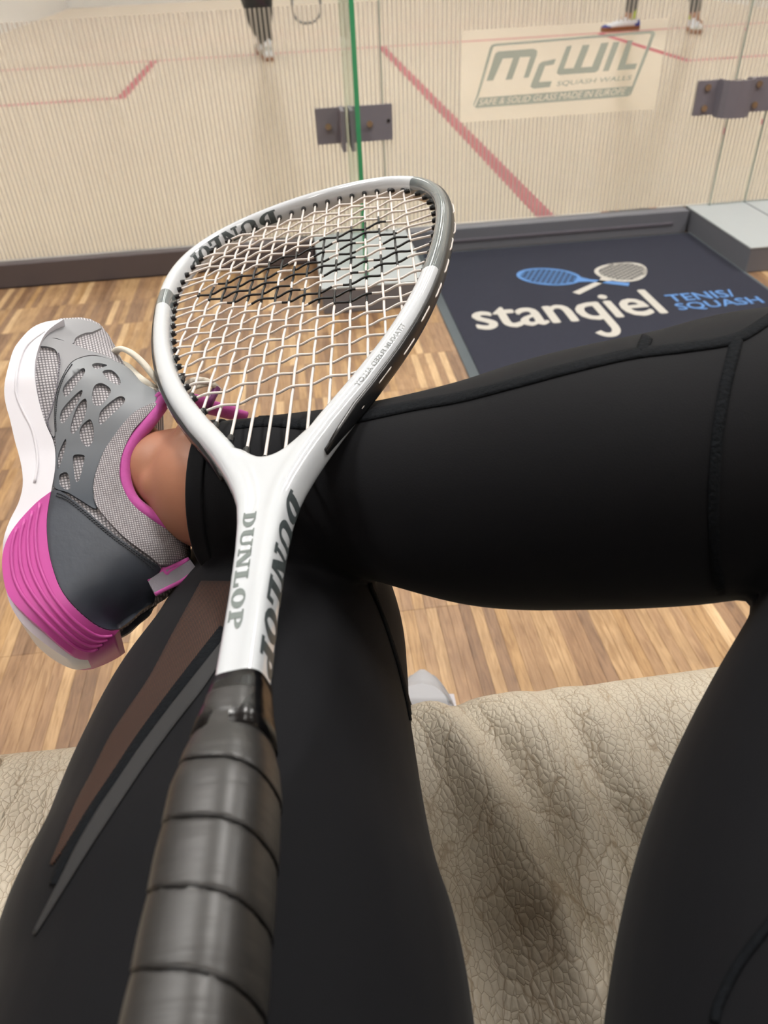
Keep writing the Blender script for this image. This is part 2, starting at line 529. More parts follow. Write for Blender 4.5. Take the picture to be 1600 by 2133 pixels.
def fix_normals(me):
    bm = bmesh.new(); bm.from_mesh(me)
    bmesh.ops.recalc_face_normals(bm, faces=bm.faces)
    bm.to_mesh(me); bm.free()
    return me

def text_mesh(s, size=1.0, bold=0.0, shear=0.0, space=1.0, sx=1.0):
    """flat lettering as triangles; baseline on x, letters up y"""
    cu = bpy.data.curves.new('txt', 'FONT')
    cu.body = s; cu.size = size; cu.offset = bold; cu.shear = shear; cu.space_character = space
    cu.resolution_u = 3
    o = bpy.data.objects.new('txt', cu); COL.objects.link(o)
    dg = bpy.context.evaluated_depsgraph_get(); dg.update()
    me = bpy.data.meshes.new_from_object(o.evaluated_get(dg), depsgraph=dg)
    bpy.data.objects.remove(o)
    V = [Vector((v.co.x * sx, v.co.y, 0)) for v in me.vertices]
    F = [list(p.vertices) for p in me.polygons]
    return V, F

def fit_text(s, x0, x1, y0, y1, **k):
    V, F = text_mesh(s, **k)
    ax, bx = min(v.x for v in V), max(v.x for v in V)
    ay, by = min(v.y for v in V), max(v.y for v in V)
    return [Vector((x0 + (v.x - ax) / (bx - ax) * (x1 - x0), y0 + (v.y - ay) / (by - ay) * (y1 - y0), 0)) for v in V], F

def prism(V, F, fn, d):
    """turn flat lettering into a thin raised print: fn(x, y, lift)"""
    n = len(V)
    VV = [fn(v.x, v.y, d) for v in V] + [fn(v.x, v.y, -d * 0.5) for v in V]
    FF = []
    cnt = {}
    for f in F:
        FF.append(list(f)); FF.append([i + n for i in f][::-1])
        for i in range(len(f)):
            e = (f[i], f[(i + 1) % len(f)]); k = tuple(sorted(e)); cnt[k] = cnt.get(k, []) + [e]
    for k, es in cnt.items():
        if len(es) == 1:
            i, j = es[0]; FF.append([j, i, i + n, j + n])
    return VV, FF

# =================================================================== THE SETTING
GY = 2.27            # glass wall plane
RY = 2.235           # face of the rail below it
RZ = 0.0685           # top of rail and fin bases
CFZ = 0.068          # court floor
WXL, WXR, WYF = -2.85, 4.30, 12.85

fl = MB(); fl.box(-4.6, 5.6, -3.4, GY, -0.05, -0.0035)
floor = fl.build('floor', MT['joint'])
tag(floor, 'oak strip parquet floor of the lounge', kind='structure')

PW = 0.0162
rows = [(0.4455, 0.769)] + [(0.769 + 0.1625 * k, 0.769 + 0.1625 * (k + 1)) for k in range(9)] + [(-0.05, 0.4455)]
pl_mesh = {}
def plank_mesh(L, k):
    key = (round(L, 4), k)
    if key not in pl_mesh:
        b = MB(); w = PW * 0.5 - 0.0001; l = L * 0.5 - 0.00018
        c = 0.0003
        b.add([(-w, -l, -0.004), (w, -l, -0.004), (w, l, -0.004), (-w, l, -0.004),
               (-w, -l, -c), (w, -l, -c), (w, l, -c), (-w, l, -c),
               (-w + c * .5, -l + c * .5, 0), (w - c * .5, -l + c * .5, 0), (w - c * .5, l - c * .5, 0), (-w + c * .5, l - c * .5, 0)],
              [(8, 9, 10, 11)] + [(i, (i + 1) % 4, 4 + (i + 1) % 4, 4 + i) for i in range(4)] + [(4 + i, 4 + (i + 1) % 4, 8 + (i + 1) % 4, 8 + i) for i in range(4)])
        me = b.mesh('plank'); me.materials.append(WOODS[k]); pl_mesh[key] = me
    return pl_mesh[key]
def pix(P):
    q = Vector(P) - CAM; z = q.dot(CF)
    return (800 + FPX * q.dot(CR) / z, 1066.5 + FPX * q.dot(CD) / z, z) if z > 0.02 else (-9999, -9999, 0)
planks = []
for (a, b) in rows:
    n = int(4.6 / PW)
    for i in range(n):
        x = -2.1 + (i + 0.5) * PW
        if b > GY: b = GY - 0.02
        c = (x, (a + b) / 2, 0)
        u, v, z = pix(c)
        k = random.choices(range(7), (5, 5, 3, 5, 2, 4, 4))[0]
        vis = -20 < u < 1620 and 560 < v < 1560 and a > 0.4 and (v > 1210 and u > 780 or v < 900 or u < 420)
        planks.append((not vis, z, c, b - a, k))
planks.sort(key=lambda t: (t[0], t[1]))
for hid, z, c, L, k in planks[:300]:
    o = bpy.data.objects.new('plank', plank_mesh(L, k)); COL.objects.link(o); o.location = c; o.parent = floor
rest = MB()
for hid, z, c, L, k in planks[300:]:
    me = plank_mesh(L, k)
    rest.add([v.co + Vector(c) for v in me.vertices], [list(p.vertices) for p in me.polygons], k)
ro = rest.build('planks', WOODS, floor); tag(ro, kind='stuff')

cfm = MB(); cfm.box(WXL - 0.1, WXR + 0.1, GY + 0.012, WYF + 0.1, -0.03, CFZ)
court = cfm.build('floor_court', MT['court'])
tag(court, 'pale maple floor of the squash court behind the glass', kind='structure')
def cline(x0, x1, y0, y1):
    b = MB(); b.box(x0, x1, y0, y1, CFZ - 0.002, CFZ + 0.0006)
    return b.build('court_line', MT['redline'], court)
LW = 0.055
SY, BY = 6.58, 4.98
cline(WXL, WXR, SY - LW / 2, SY + LW / 2)
cline(0.735 - LW / 2, 0.735 + LW / 2, GY + 0.01, SY - LW / 2)
for sx, xi, xo in ((-1, -0.945, WXL), (1, 2.41, WXR)):
    cline(xi - LW / 2, xi + LW / 2, BY, SY - LW / 2)
    cline(*(sorted((xi + (LW / 2) * sx, xo))), BY, BY + LW)

def wall(name, *a, mt='wallwhite', label=None):
    b = MB(); b.box(*a); o = b.build(name, MT[mt]); tag(o, label, kind='structure'); return o
wall('wall_left', WXL - 0.15, WXL, GY - 0.02, WYF + 0.15, 0, 5.4, label='white plastered left side wall of the court')
wall('wall_right', WXR, WXR + 0.15, GY - 0.02, WYF + 0.15, 0, 5.4, label='white plastered right side wall of the court')
fw = wall('wall_front', WXL, WXR, WYF, WYF + 0.15, 0, 5.4, label='white front wall of the squash court')
b = MB(); b.box(WXL, WXR, WYF - 0.03, WYF, CFZ, 0.5); b.build('tin_panel', MT['wallwhite'], fw)
b = MB(); b.box(WXL, WXR, WYF - 0.045, WYF, 0.5, 0.55); b.build('tin_line', MT['redline'], fw)
wall('wall_back', -4.6, 5.6, -3.55, -3.4, 0, 3.0, label='off-white back wall of the lounge')
wall('wall_lounge_left', -4.75, -4.6, -3.4, GY, 0, 3.0)
wall('wall_lounge_right', 5.6, 5.75, -3.4, GY, 0, 3.0)
wall('wall_header', -4.6, 5.6, GY - 0.05, GY + 0.1, 2.6, 5.4)
wall('wall_side_left', -4.6, WXL - 0.15, GY, GY + 0.12, 0, 2.6)
wall('wall_side_right', WXR + 0.15, 5.6, GY, GY + 0.12, 0, 2.6)
wall('ceiling', -4.6, 5.6, -3.4, GY, 2.82, 2.95, mt='ceil')
wall('ceiling_court', WXL - 0.15, WXR + 0.15, GY - 0.05, WYF + 0.15, 5.4, 5.5, mt='ceil')

def lamp(x, y, z, sx, sy, mt, label, grp):
    r = empty('ceiling_lamp', (x, y, z)); tag(r, label, 'lamp', grp)
    b = MB()
    b.box(-sx / 2 - 0.03, sx / 2 + 0.03, -sy / 2 - 0.03, sy / 2 + 0.03, -0.012, 0.04)
    b.build('housing', MT['ceil'], r)
    b = MB(); b.box(-sx / 2, sx / 2, -sy / 2, sy / 2, -0.03, -0.012)
    b.build('diffuser', MT[mt], r)
for x, y in LOUNGE_LIGHTS:
    lamp(x, y, LZ, 0.16, 1.15, 'lampL', 'slim white ceiling lamp above the lounge', 'lounge ceiling lamps')
for x, y in COURT_LIGHTS:
    lamp(x, y, CZ + 0.06 - 0.1 + 0.0, 0.5, 1.4, 'lampC', 'large white lamp under the court ceiling', 'court ceiling lamps')

# rails and fin bases
def trim(name, boxes, mt, label):
    b = MB()
    for bx in boxes: b.box(*bx)
    me = b.mesh(name)
    me = evaluated(me, [('BEVEL', dict(width=0.003, segments=2))])
    o = link(name, me, MT[mt]); tag(o, label, kind='structure'); return o
trim('trim_1', [(-4.6, 0.03, RY, GY + 0.012, 0, 0.0675)], 'raildark', 'dark grey floor rail under the striped glass on the left')
tr = trim('trim_2', [(0.31, 1.165, RY, GY + 0.012, 0, 0.0675)], 'rail', 'mid grey door threshold rail behind the doormat')
b = MB(); b.box(0.36, 1.12, RY - 0.003, RY + 0.002, 0.03, 0.036); b.build('groove', MT['steel'], tr)
def fin_base(name, x0, x1, y0, label):
    b = MB(); b.box(x0, x1, y0, GY + 0.012, 0, RZ - 0.003)
    o = link(name, evaluated(b.mesh(name), [('BEVEL', dict(width=0.003, segments=2))]), MT['rail']); tag(o, label, kind='structure')
    b = MB(); b.box(x0 - 0.001, x1 + 0.001, y0 - 0.001, GY + 0.012, RZ - 0.003, RZ)
    b.build('top_plate', MT['railtop'], o)
    return o
fin_base('trim_3', 0.034, 0.304, 1.85, 'grey plinth under the green glass fin')
fb = fin_base('trim_4', 1.175, 1.62, 1.885, 'grey plinth beside the doormat at the right edge')
b = MB(); b.box(1.352, 1.356, 1.885, GY, RZ, RZ + 0.0008); b.build('joint', MT['rail'], fb)
trim('trim_5', [(1.62, 5.6, RY, GY + 0.012, 0, 0.0675)], 'raildark', 'dark floor rail far right')

# glass: panels with printed stripe film
def stripes(x0, x1, z0, z1, parent, hole=None):
    pitch, w = 0.0117, 0.0072
    b = MB()
    n = int((x1 - x0) / pitch)
    def bar(x, za, zb):
        b.add([(x, GY - 0.0068, za), (x + w, GY - 0.0068, za), (x + w, GY - 0.0068, zb), (x, GY - 0.0068, zb)], [(0, 1, 2, 3)])
    for i in range(n):
        x = x0 + 0.004 + i * pitch
        if hole and hole[0] - w < x < hole[1]:
            bar(x, z0, hole[2]); bar(x, hole[3], z1)
        else: bar(x, z0, z1)
    o = b.build('stripe_film', MT['film'], parent); tag(o, kind='stuff')
def pane(name, x0, x1, label, z1s, hole=None, z0=0.0685):
    b = MB(); b.box(x0, x1, GY - 0.006, GY + 0.006, z0, 2.6)
    o = b.build(name, MT['glass']); tag(o, label, kind='structure')
    stripes(x0, x1, z0 + 0.004, z1s, o, hole)
    return o
ZS = H - 0.146
pane('window_1', -2.84, 0.2500, 'large glass wall panel with fine vertical stripes left of the fin', ZS)
door = pane('door_1', 0.2524, 1.238, 'glass door with fine vertical stripes and a frosted logo', 1.6, (0.468, 1.007, H - 0.435, H - 0.221), 0.072)
pane('window_2', 1.244, 1.349, 'narrow striped glass strip beside the door hinge', 1.6)
pane('window_3', 1.355, 4.29, 'striped glass wall panel right of the hinge', 1.6)
for xs, hw_ in ((0.2512, 0.0012), (1.2405, 0.0022), (1.352, 0.0022)):
    b = MB(); b.box(xs - hw_, xs + hw_, GY - 0.0065, GY + 0.0065, 0.068, 2.6)
    o = b.build('trim_6', mat('glass_seal_grey', (136, 148, 140), 0.4)); tag(o, 'thin grey seal between glass panels', kind='structure')
fin = MB(); fin.box(0.148, 0.157, 1.905, GY - 0.008, RZ, 2.6)
fo = fin.build('window_4', MT['glassfin']); tag(fo, 'upright glass fin with a green edge, at right angles to the glass wall', kind='structure')
b = MB(); b.box(0.1472, 0.1578, 1.900, 1.905, RZ, 2.6); b.build('polished_edge', MT['glassedge'], fo)

# frosted logo on the door
def gp(x, y):
    """a point of the glass plane"""
    d = ray(880 + x / 2.2222, y / 2.2222)
    q = CAM + d * ((GY - 0.0068) / d.y)
    return Vector((q.x, q.z))
lg = MB()
def L(*pts):
    V2, F2 = poly2d([gp(*p) for p in pts], (), 5.0)
    lg.add([Vector((p.x, GY - 0.0068, p.y)) for p in V2], [list(f) for f in F2])
def ring(outer, inner):
    V = [gp(*p) for p in outer + inner]
    n = len(outer)
    lg.add([Vector((p.x, GY - 0.0068, p.y)) for p in V], [(i, (i + 1) % n, n + (i + 1) % n, n + i) for i in range(n)])
ring([(234, 488), (252, 440), (312, 222), (320, 209), (334, 203), (1060, 141), (1074, 144), (1079, 156), (972, 425), (964, 440), (948, 447), (248, 501)],
     [(238, 490), (262, 440), (326, 224), (331, 217), (340, 214), (1048, 155), (1056, 157), (1058, 163), (960, 425), (958, 434), (946, 442), (250, 496)])
L((297, 375), (338, 247), (352, 238), (515, 225), (532, 235), (530, 255), (492, 358), (468, 361), (500, 262), (452, 265), (415, 367), (385, 370), (420, 268), (372, 272), (328, 372))
L((500, 403), (505, 385), (540, 297), (555, 286), (618, 272), (608, 298), (568, 305), (540, 380), (600, 375), (590, 403), (515, 411))
L((622, 340), (625, 325), (668, 215), (692, 210), (655, 318), (700, 315), (742, 210), (775, 207), (735, 312), (785, 308), (828, 200), (862, 196), (815, 325), (800, 335), (635, 347))
L((835, 330), (885, 195), (915, 192), (862, 328))
L((900, 326), (950, 188), (975, 186), (940, 299), (995, 292), (985, 320))
def para(o, ex, ey):
    o, ex, ey = gp(*o), gp(*ex) - gp(*o), gp(*ey) - gp(*o)
    return lambda x, y: Vector((o.x + ex.x * x + ey.x * y, GY - 0.0068, o.y + ex.y * x + ey.y * y))
pm = para((618, 403), (962, 374), (628, 376))
V, F = fit_text('SQUASH WALLS', 0, 1, 0, 1, bold=0.012)
lg.add([pm(v.x, v.y) for v in V], F)
lg.build('logo_lettering', MT['etch'], door)
# the band under it with its words cut out
cu = bpy.data.curves.new('band', 'FONT'); cu.body = 'SAFE & SOLID GLASS MADE IN EUROPE'; cu.size = 1; cu.resolution_u = 3
to = bpy.data.objects.new('band', cu); COL.objects.link(to)
dg = bpy.context.evaluated_depsgraph_get(); dg.update()
c2 = to.to_curve(dg).copy()
bpy.data.objects.remove(to)
xs = [(q.co if hasattr(q, 'co') else q) for s_ in c2.splines for q in (s_.bezier_points if s_.type == 'BEZIER' else s_.points)]
tx0, tx1 = min(q[0] for q in xs), max(q[0] for q in xs)
ty0, ty1 = min(q[1] for q in xs), max(q[1] for q in xs)
tw, th_ = tx1 - tx0, ty1 - ty0
c3 = bpy.data.curves.new('band', 'CURVE')          # all outlines in one fill group, so the words stay open
for s_ in c2.splines:
    n_ = c3.splines.new('BEZIER'); n_.bezier_points.add(len(s_.bezier_points) - 1)
    for q, p in zip(n_.bezier_points, s_.bezier_points):
        q.handle_left_type = q.handle_right_type = 'FREE'
        q.co, q.handle_left, q.handle_right = p.co.copy(), p.handle_left.copy(), p.handle_right.copy()
    n_.use_cyclic_u = True; n_.resolution_u = 3
c2 = c3
sp = c2.splines.new('POLY'); sp.points.add(3)
for q, (x, y) in zip(sp.points, ((tx0 - 0.02 * tw, ty0 - 0.22 * th_), (tx1 + 0.03 * tw, ty0 - 0.22 * th_), (tx1 + 0.035 * tw, ty1 + 0.22 * th_), (tx0 - 0.015 * tw, ty1 + 0.22 * th_))):
    q.co = (x, y, 0, 1)
sp.use_cyclic_u = True
c2.dimensions = '2D'; c2.fill_mode = 'BOTH'
to = bpy.data.objects.new('band', c2); COL.objects.link(to); dg = bpy.context.evaluated_depsgraph_get(); dg.update()
me = bpy.data.meshes.new_from_object(to.evaluated_get(dg), depsgraph=dg)
bpy.data.objects.remove(to)
ay0, ay1 = ty0 - 0.22 * th_, ty1 + 0.22 * th_
ax0, ax1 = tx0 - 0.02 * tw, tx1 + 0.035 * tw
pm = para((244, 496), (955, 441), (258, 453))
bm_ = MB()
bm_.add([pm((v.co.x - ax0) / (ax1 - ax0), (v.co.y - ay0) / (ay1 - ay0)) for v in me.vertices], [list(p.vertices) for p in me.polygons])
bm_.build('logo_band', MT['etch'], door)

# fin bracket
br = empty('glass_bracket', (0.15, GY - 0.012, H - 0.42)); tag(br, 'flat steel bracket bolted across the striped glass behind the green fin', 'bracket')
b = MB(); b.box(-0.083, -0.002, -0.004, 0.004, -0.044, 0.044); b.build('plate', MT['steel'], br)
b = MB(); b.box(0.012, 0.125, -0.004, 0.004, -0.044, 0.044); b.build('plate', MT['steel'], br)
for x in (-0.014, 0.010):
    b = MB(); b.box(x - 0.005, x + 0.005, -0.075, 0.004, -0.052, 0.046); b.build('fin_clamp', MT['steel'], br)
for x in (-0.05, 0.062):
    b = MB(); b.tube([(x, -0.003, 0), (x, -0.011, 0)], 0.0085, 8); b.build('bolt', MT['bolt'], br)
b = MB(); b.tube([(0.114, -0.003, 0.004), (0.114, -0.0052, 0.004)], 0.0045, 12); b.build('bolt_hole', MT['black'], br)

# door hinge
hg = empty('barrel_hinge', (1.237, GY - 0.012, H - 0.412)); tag(hg, 'steel door hinge with rounded barrel on the glass at the right edge', 'hinge')
b = MB(); b.box(-0.108, -0.05, -0.006, 0.005, -0.046, 0.04); b.build('leaf', MT['steel'], hg)
b = MB(); b.box(0.035, 0.16, -0.006, 0.005, -0.046, 0.04); b.build('leaf', MT['steel'], hg)
b = MB()
prof = [(-0.052, -0.004), (-0.05, -0.03), (-0.04, -0.045), (-0.015, -0.055), (0.015, -0.055), (0.032, -0.046), (0.038, -0.03), (0.04, -0.004)]
for a, c in zip(prof, prof[1:]):
    d = (Vector(c) - Vector(a)).normalized(); nn = Vector((d.y, -d.x)) * -0.006
    q = [Vector(a), Vector(c), Vector(c) + nn, Vector(a) + nn]
    V = [(p.x, p.y, z) for z in (-0.05, 0.043) for p in q]
    b.add(V, [(0, 1, 2, 3), (7, 6, 5, 4), (0, 4, 5, 1), (1, 5, 6, 2), (2, 6, 7, 3), (3, 7, 4, 0)])
b.build('barrel', MT['steel'], hg)
b = MB(); b.tube([(-0.006, -0.03, -0.045), (-0.006, -0.03, 0.042)], 0.012, 16); b.build('pin', MT['bolt'], hg, True)
for x in (-0.082, 0.066):
    for z in (-0.028, 0.024):
        b = MB(); b.tube([(x, -0.005, z), (x, -0.011, z)], 0.009, 8); b.build('bolt', MT['bolt'], hg)

# =================================================================== DOORMAT
dm = empty('door_mat', (0.752, 1.67, 0)); tag(dm, 'dark navy doormat with crossed rackets and cream lettering by the glass door', 'doormat')
MX0, MX1, MY0, MY1 = 0.326 - 0.752, 1.178 - 0.752, 1.06 - 1.67, 2.228 - 1.67
b = MB()
e = 0.024
for bx in ((MX0, MX0 + e, MY0, MY1), (MX1 - e * 0.5, MX1, MY0, MY1), (MX0 + e, MX1 - e * 0.5, MY0, MY0 + e), (MX0 + e, MX1 - e * 0.5, MY1 - 0.012, MY1)):
    b.box(*bx, 0.0002, 0.0035)
b.build('rubber_border', MT['matedge'], dm)
b = MB(); b.box(MX0 + e, MX1 - e * 0.5, MY0 + e, MY1 - 0.012, 0.0002, 0.0062); b.build('pile', MT['mat'], dm)
def on_mat(x, y, lift): return Vector((x - 0.752, y - 1.67, 0.0064 + lift))
V, F = text_mesh('stanqiel', size=1.0)
q0 = min(v.x for v in text_mesh('q')[0]); qw = max(v.x for v in text_mesh('q')[0]) - q0
q1 = max(v.x for v in text_mesh('stanq')[0])
wx = max(v.x for v in V); x0_ = min(v.x for v in V)
xh = max(v.y for v in text_mesh('s')[0])
dn = -min(v.y for v in V)
b = MB()
for k, (ox, oy) in enumerate(((0, 0), (.0035, 0), (-.0035, 0), (.0, .003), (0, -.003))):
    VV = [Vector((0.398 + (v.x - x0_) / (wx - x0_) * 0.466 + ox, 1.668 + oy + (v.y / xh * 0.100 if v.y > 0 else max(v.y / dn * 0.088, -0.05)), 0)) for v in V]
    b.add(*prism(VV, F, on_mat, 0.0005 + 0.00002 * k))
gx1 = 0.398 + (q1 - x0_) / (wx - x0_) * 0.466; gw = qw / (wx - x0_) * 0.466       # tail of the g
hk = []
for k in range(15):
    a = math.radians(8 - 160 * k / 14)
    hk.append((gx1 - gw / 2 + (gw / 2 + 0.003) * math.cos(a), 1.620 + 0.055 * math.sin(a)))
for k in range(14, -1, -1):
    a = math.radians(8 - 160 * k / 14)
    hk.append((gx1 - gw / 2 + (gw / 2 - 0.017) * math.cos(a), 1.620 + 0.033 * math.sin(a)))
V2, F2 = poly2d([Vector(p) for p in hk], (), 0.02)
b.add(*prism([Vector((p.x, p.y, 0)) for p in V2], [list(f) for f in F2], on_mat, 0.0005))
b.build('lettering', MT['matwhite'], dm)
V, F = fit_text('TENIS/', 0.900, 1.075, 1.727, 1.773, bold=0.012)
b = MB(); b.add(*prism(V, F, on_mat, 0.0006))
V, F = fit_text('SQUASH', 0.900, 1.118, 1.668, 1.716, bold=0.012)
b.add(*prism(V, F, on_mat, 0.0006)); b.build('lettering', MT['matblue'], dm)
def emblem(cx, cy, ang, a_, b_, hl, mt, tear):
    bb = MB()
    ca, sa = math.cos(ang), math.sin(ang)
    def P(s, t, lift): return on_mat(cx + s * ca - t * sa, cy + s * sa + t * ca, lift)
    def head(k, f):
        th = 2 * math.pi * k / 40
        w = b_ * math.sin(th) * (1 + tear * math.cos(th))
        return (a_ * math.cos(th) * f, w * f)
    for f0, f1 in ((1.0, 0.84),):
        V = [P(*head(k, f), l) for f, l in ((f0, 0.0006), (f1, 0.0006)) for k in range(40)]
        bb.add(V, [(k, (k + 1) % 40, 40 + (k + 1) % 40, 40 + k) for k in range(40)])
    w = 0.0035
    for i in range(-4, 5):                 # strings along
        t = i * b_ * 0.2
        s = a_ * 0.86 * math.sqrt(max(0, 1 - (t / (b_ * 0.9)) ** 2))
        bb.add([P(-s, t - w / 2, .0006), P(s, t - w / 2, .0006), P(s, t + w / 2, .0006), P(-s, t + w / 2, .0006)], [(0, 1, 2, 3)])
    for i in range(-5, 6):
        s = i * a_ * 0.16
        t = b_ * 0.88 * math.sqrt(max(0, 1 - (s / (a_ * 0.9)) ** 2))
        bb.add([P(s - w / 2, -t, .0006), P(s + w / 2, -t, .0006), P(s + w / 2, t, .0006), P(s - w / 2, t, .0006)], [(0, 1, 2, 3)])
    hw = 0.011
    bb.add([P(a_ * 0.96, -hw * 1.6, .0008), P(a_ * 1.25, -hw * .8, .0008), P(a_ + hl, -hw, .0008), P(a_ + hl, hw, .0008), P(a_ * 1.25, hw * .8, .0008), P(a_ * .96, hw * 1.6, .0008)], [(0, 1, 2, 3, 4, 5)])
    fo = bb.build('racket_emblem', MT[mt], dm)
    return fo
emblem(0.655, 1.962, -0.50, 0.088, 0.062, 0.125, 'matblue', 0.0)
emblem(0.862, 1.955, math.pi + 0.62, 0.078, 0.066, 0.135, 'matwhite', 0.25)

# =================================================================== SOFA
sofa = empty('sofa', (0.4, 0.0, 0)); tag(sofa, 'beige grained leather sofa with soft folds in the seat', 'sofa')
def fold(x, y, ax, ay, bx, by, w, d):
    """a soft crease from a to b: raised shoulder, deep line"""
    ab = Vector((bx - ax, by - ay)); p = Vector((x - ax, y - ay))
    t = p.dot(ab) / ab.length_squared
    e = 1.0 if 0 < t < 1 else math.exp(-((t if t < 0 else t - 1) / 0.25) ** 2)
    s = (p.x * ab.y - p.y * ab.x) / ab.length
    return e * d * (-math.exp(-(s / w) ** 2) + 0.55 * math.exp(-((s - 1.7 * w) / (1.3 * w)) ** 2))
FOLDS = [(0.082, 0.285, 0.150, 0.04, 0.011, 0.011), (0.045, 0.255, 0.065, 0.05, 0.020, 0.011), (0.135, 0.27, 0.155, 0.06, 0.010, 0.006),
         (0.17, 0.29, 0.2, 0.14, 0.012, 0.003), (-0.19, 0.29, -0.14, 0.18, 0.02, 0.004), (0.0, 0.25, 0.03, 0.06, 0.015, 0.006)]
def seat_h(x, y):
    h = 0.0
    for f in FOLDS: h += fold(x, y, *f)
    h -= 0.022 * math.exp(-((x + 0.06) / 0.09) ** 2) * min(1, max(0, (0.30 - y) / 0.2))     # pressed down under the thighs
    h -= 0.03 * math.exp(-((x - 0.15) / 0.09) ** 2) * min(1, max(0, (0.18 - y) / 0.2))
    h += 0.003 * math.sin(9 * x + 2) * math.sin(11 * y)
    return h
SZ = 0.383
prof = []
NB = 110
for i in range(NB): prof.append((-0.55 + 0.824 * i / NB, SZ, 1.0, 0, 1))
r0 = 0.066
for i in range(15):
    a = math.pi / 2 * i / 14
    prof.append((0.274 + r0 * math.sin(a), SZ - r0 + r0 * math.cos(a), math.cos(a), math.sin(a), math.cos(a)))
for i in range(1, 8): prof.append((0.274 + r0 - 0.006 * i * 0.3, SZ - r0 - 0.035 * i, 0, 1, 0))
XN = 260
V = []; F = []
sx0, sx1 = -0.27, 1.15
for j, (y, z, k, ny, nz) in enumerate(prof):
    for i in range(XN + 1):
        tt = i / XN
        x = sx0 + (sx1 - sx0) * (tt * 0.55 + 0.45 * tt ** 2.2)
        e = min((x - sx0), (sx1 - x))
        edge = -0.03 * (1 - math.sqrt(max(0, 1 - (1 - min(e / 0.03, 1)) ** 2)))
        h = seat_h(x, y) * (0.35 + 0.65 * k) + 0.004 * math.sin(23 * x) * ny * 0.3
        V.append((x, y + ny * h, z + nz * h + edge * nz))
for j in range(len(prof) - 1):
    for i in range(XN):
        a = j * (XN + 1) + i
        F.append((a, a + 1, a + XN + 2, a + XN + 1))
V = [Vector(v) - Vector((0.4, 0, 0)) for v in V]
link('seat_cushion', mesh('seat_cushion', V, F), MT['leather'], sofa, True)
def soft_box(name, x0, x1, y0, y1, z0, z1, r):
    b = MB(); b.box(x0 - 0.4, x1 - 0.4, y0, y1, z0, z1)
    me = evaluated(b.mesh(name), [('BEVEL', dict(width=r, segments=8))])
    return link(name, me, MT['leather'], sofa, True)
soft_box('armrest', -0.52, -0.219, -0.75, 0.325, 0.04, 0.402, 0.03)
soft_box('backrest', -0.215, 1.15, -0.80, -0.545, 0.06, 0.78, 0.09)
soft_box('base', -0.2, 1.14, -0.60, 0.24, 0.05, 0.32, 0.03)
soft_box('armrest', 1.155, 1.4, -0.75, 0.288, 0.04, 0.52, 0.08)
for x in (-0.44, 1.32):
    for y in (-0.68, 0.18):
        b = MB(); b.tube([(x - 0.4, y, 0.0), (x - 0.4, y, 0.06)], [0.018, 0.024], 12); b.build('foot', MT['raildark'], sofa)

# =================================================================== THE SEATED PERSON
person = empty('person', (0.0, -0.13, SZ)); tag(person, 'seated person in black leggings with an ankle crossed over the other knee', 'person')
def to_person(me):
    me.transform(Matrix.Translation(-Vector((0.0, -0.13, SZ)))); return me
LT = [(600, 1209, .50, .0635), (593, 1319, .452, .0705), (575, 1409, .42, .0735), (539, 1534, .385, .0785), (515, 1675, .35, .081), (502, 1800, .325, .0825), (487, 1950, .30, .0865), (490, 2100, .28, .087)]
hipL, hipR = Vector((-0.075, -0.13, 0.465)), Vector((0.085, -0.13, 0.465))
PL = [at(a, b_, z) for a, b_, z, r in LT[::-1]]
P = [hipL.lerp(PL[0], t / 6) for t in range(6)] + PL
Rr = [0.092 - 0.0008 * t for t in range(6)] + [r for *_, r in LT[::-1]]
knee = P[-1]
P += [knee + Vector((0.004, 0.032, -0.05)), knee + Vector((0.012, 0.045, -0.12)), Vector((0.012, 0.405, 0.22)), Vector((0.035, 0.425, 0.115))]
Rr += [0.060, 0.056, 0.045, 0.036]
lw = MB()
pts, rr = cat_r(P, Rr, 8)
lw.tube(pts, rr, 40)
RT = [(447, 1031, .420, .0402), (495, 1031, .419, .0418), (560, 1030, .417, .0430), (760, 1023, .402, .0462), (1000, 1026, .374, .0562), (1200, 1001, .352, .0601), (1400, 976, .347, .063), (1600, 944, .347, .0655)]
P2 = [at(a, b_, z) for a, b_, z, r in RT]
R2 = [r for *_, r in RT]
P2 += [Vector((0.262, 0.247, 0.585)), Vector((0.285, 0.215, 0.568)), Vector((0.228, 0.16, 0.541)), Vector((0.166, 0.085, 0.499)), Vector((0.122, -0.02, 0.475)), hipR]
R2 += [0.066, 0.062, 0.074, 0.083, 0.088, 0.092]
pts2, rr2 = cat_r(P2, R2, 8)
lw.tube(pts2, rr2, 40)
lw.tube([hipL + Vector((-0.02, -0.02, 0.0)), (hipL + hipR) / 2 + Vector((0, -0.03, 0.01)), hipR + Vector((0.02, -0.02, 0))], [0.10, 0.115, 0.10], 32)
lw.tube([(0.005, -0.16, 0.47), (0.005, -0.2, 0.56), (0.005, -0.235, 0.66)], [0.12, 0.125, 0.115], 32)
leg_me = evaluated(lw.mesh('leggings'), [('REMESH', dict(mode='VOXEL', voxel_size=0.0035)), ('SMOOTH', dict(iterations=8, factor=0.5))])
leg_bvh = bvh_of(leg_me)
def hit(u, v, bv=leg_bvh, lift=0.0):
    d = ray(u, v).normalized()
    p, n, i, dist = bv.ray_cast(CAM, d)
    if p is None: return None, None
    if n.dot(d) > 0: n = -n
    return p + n * lift, n
hm = MB()
hm.tube([pts2[0] + (pts2[0] - pts2[4]).normalized() * 0.003] + pts2[:5], [r + 0.0012 for r in [rr2[0]] + rr2[:5]], 48)
bodyo = link('leggings', to_person(leg_me), MT['legging'], person, True)

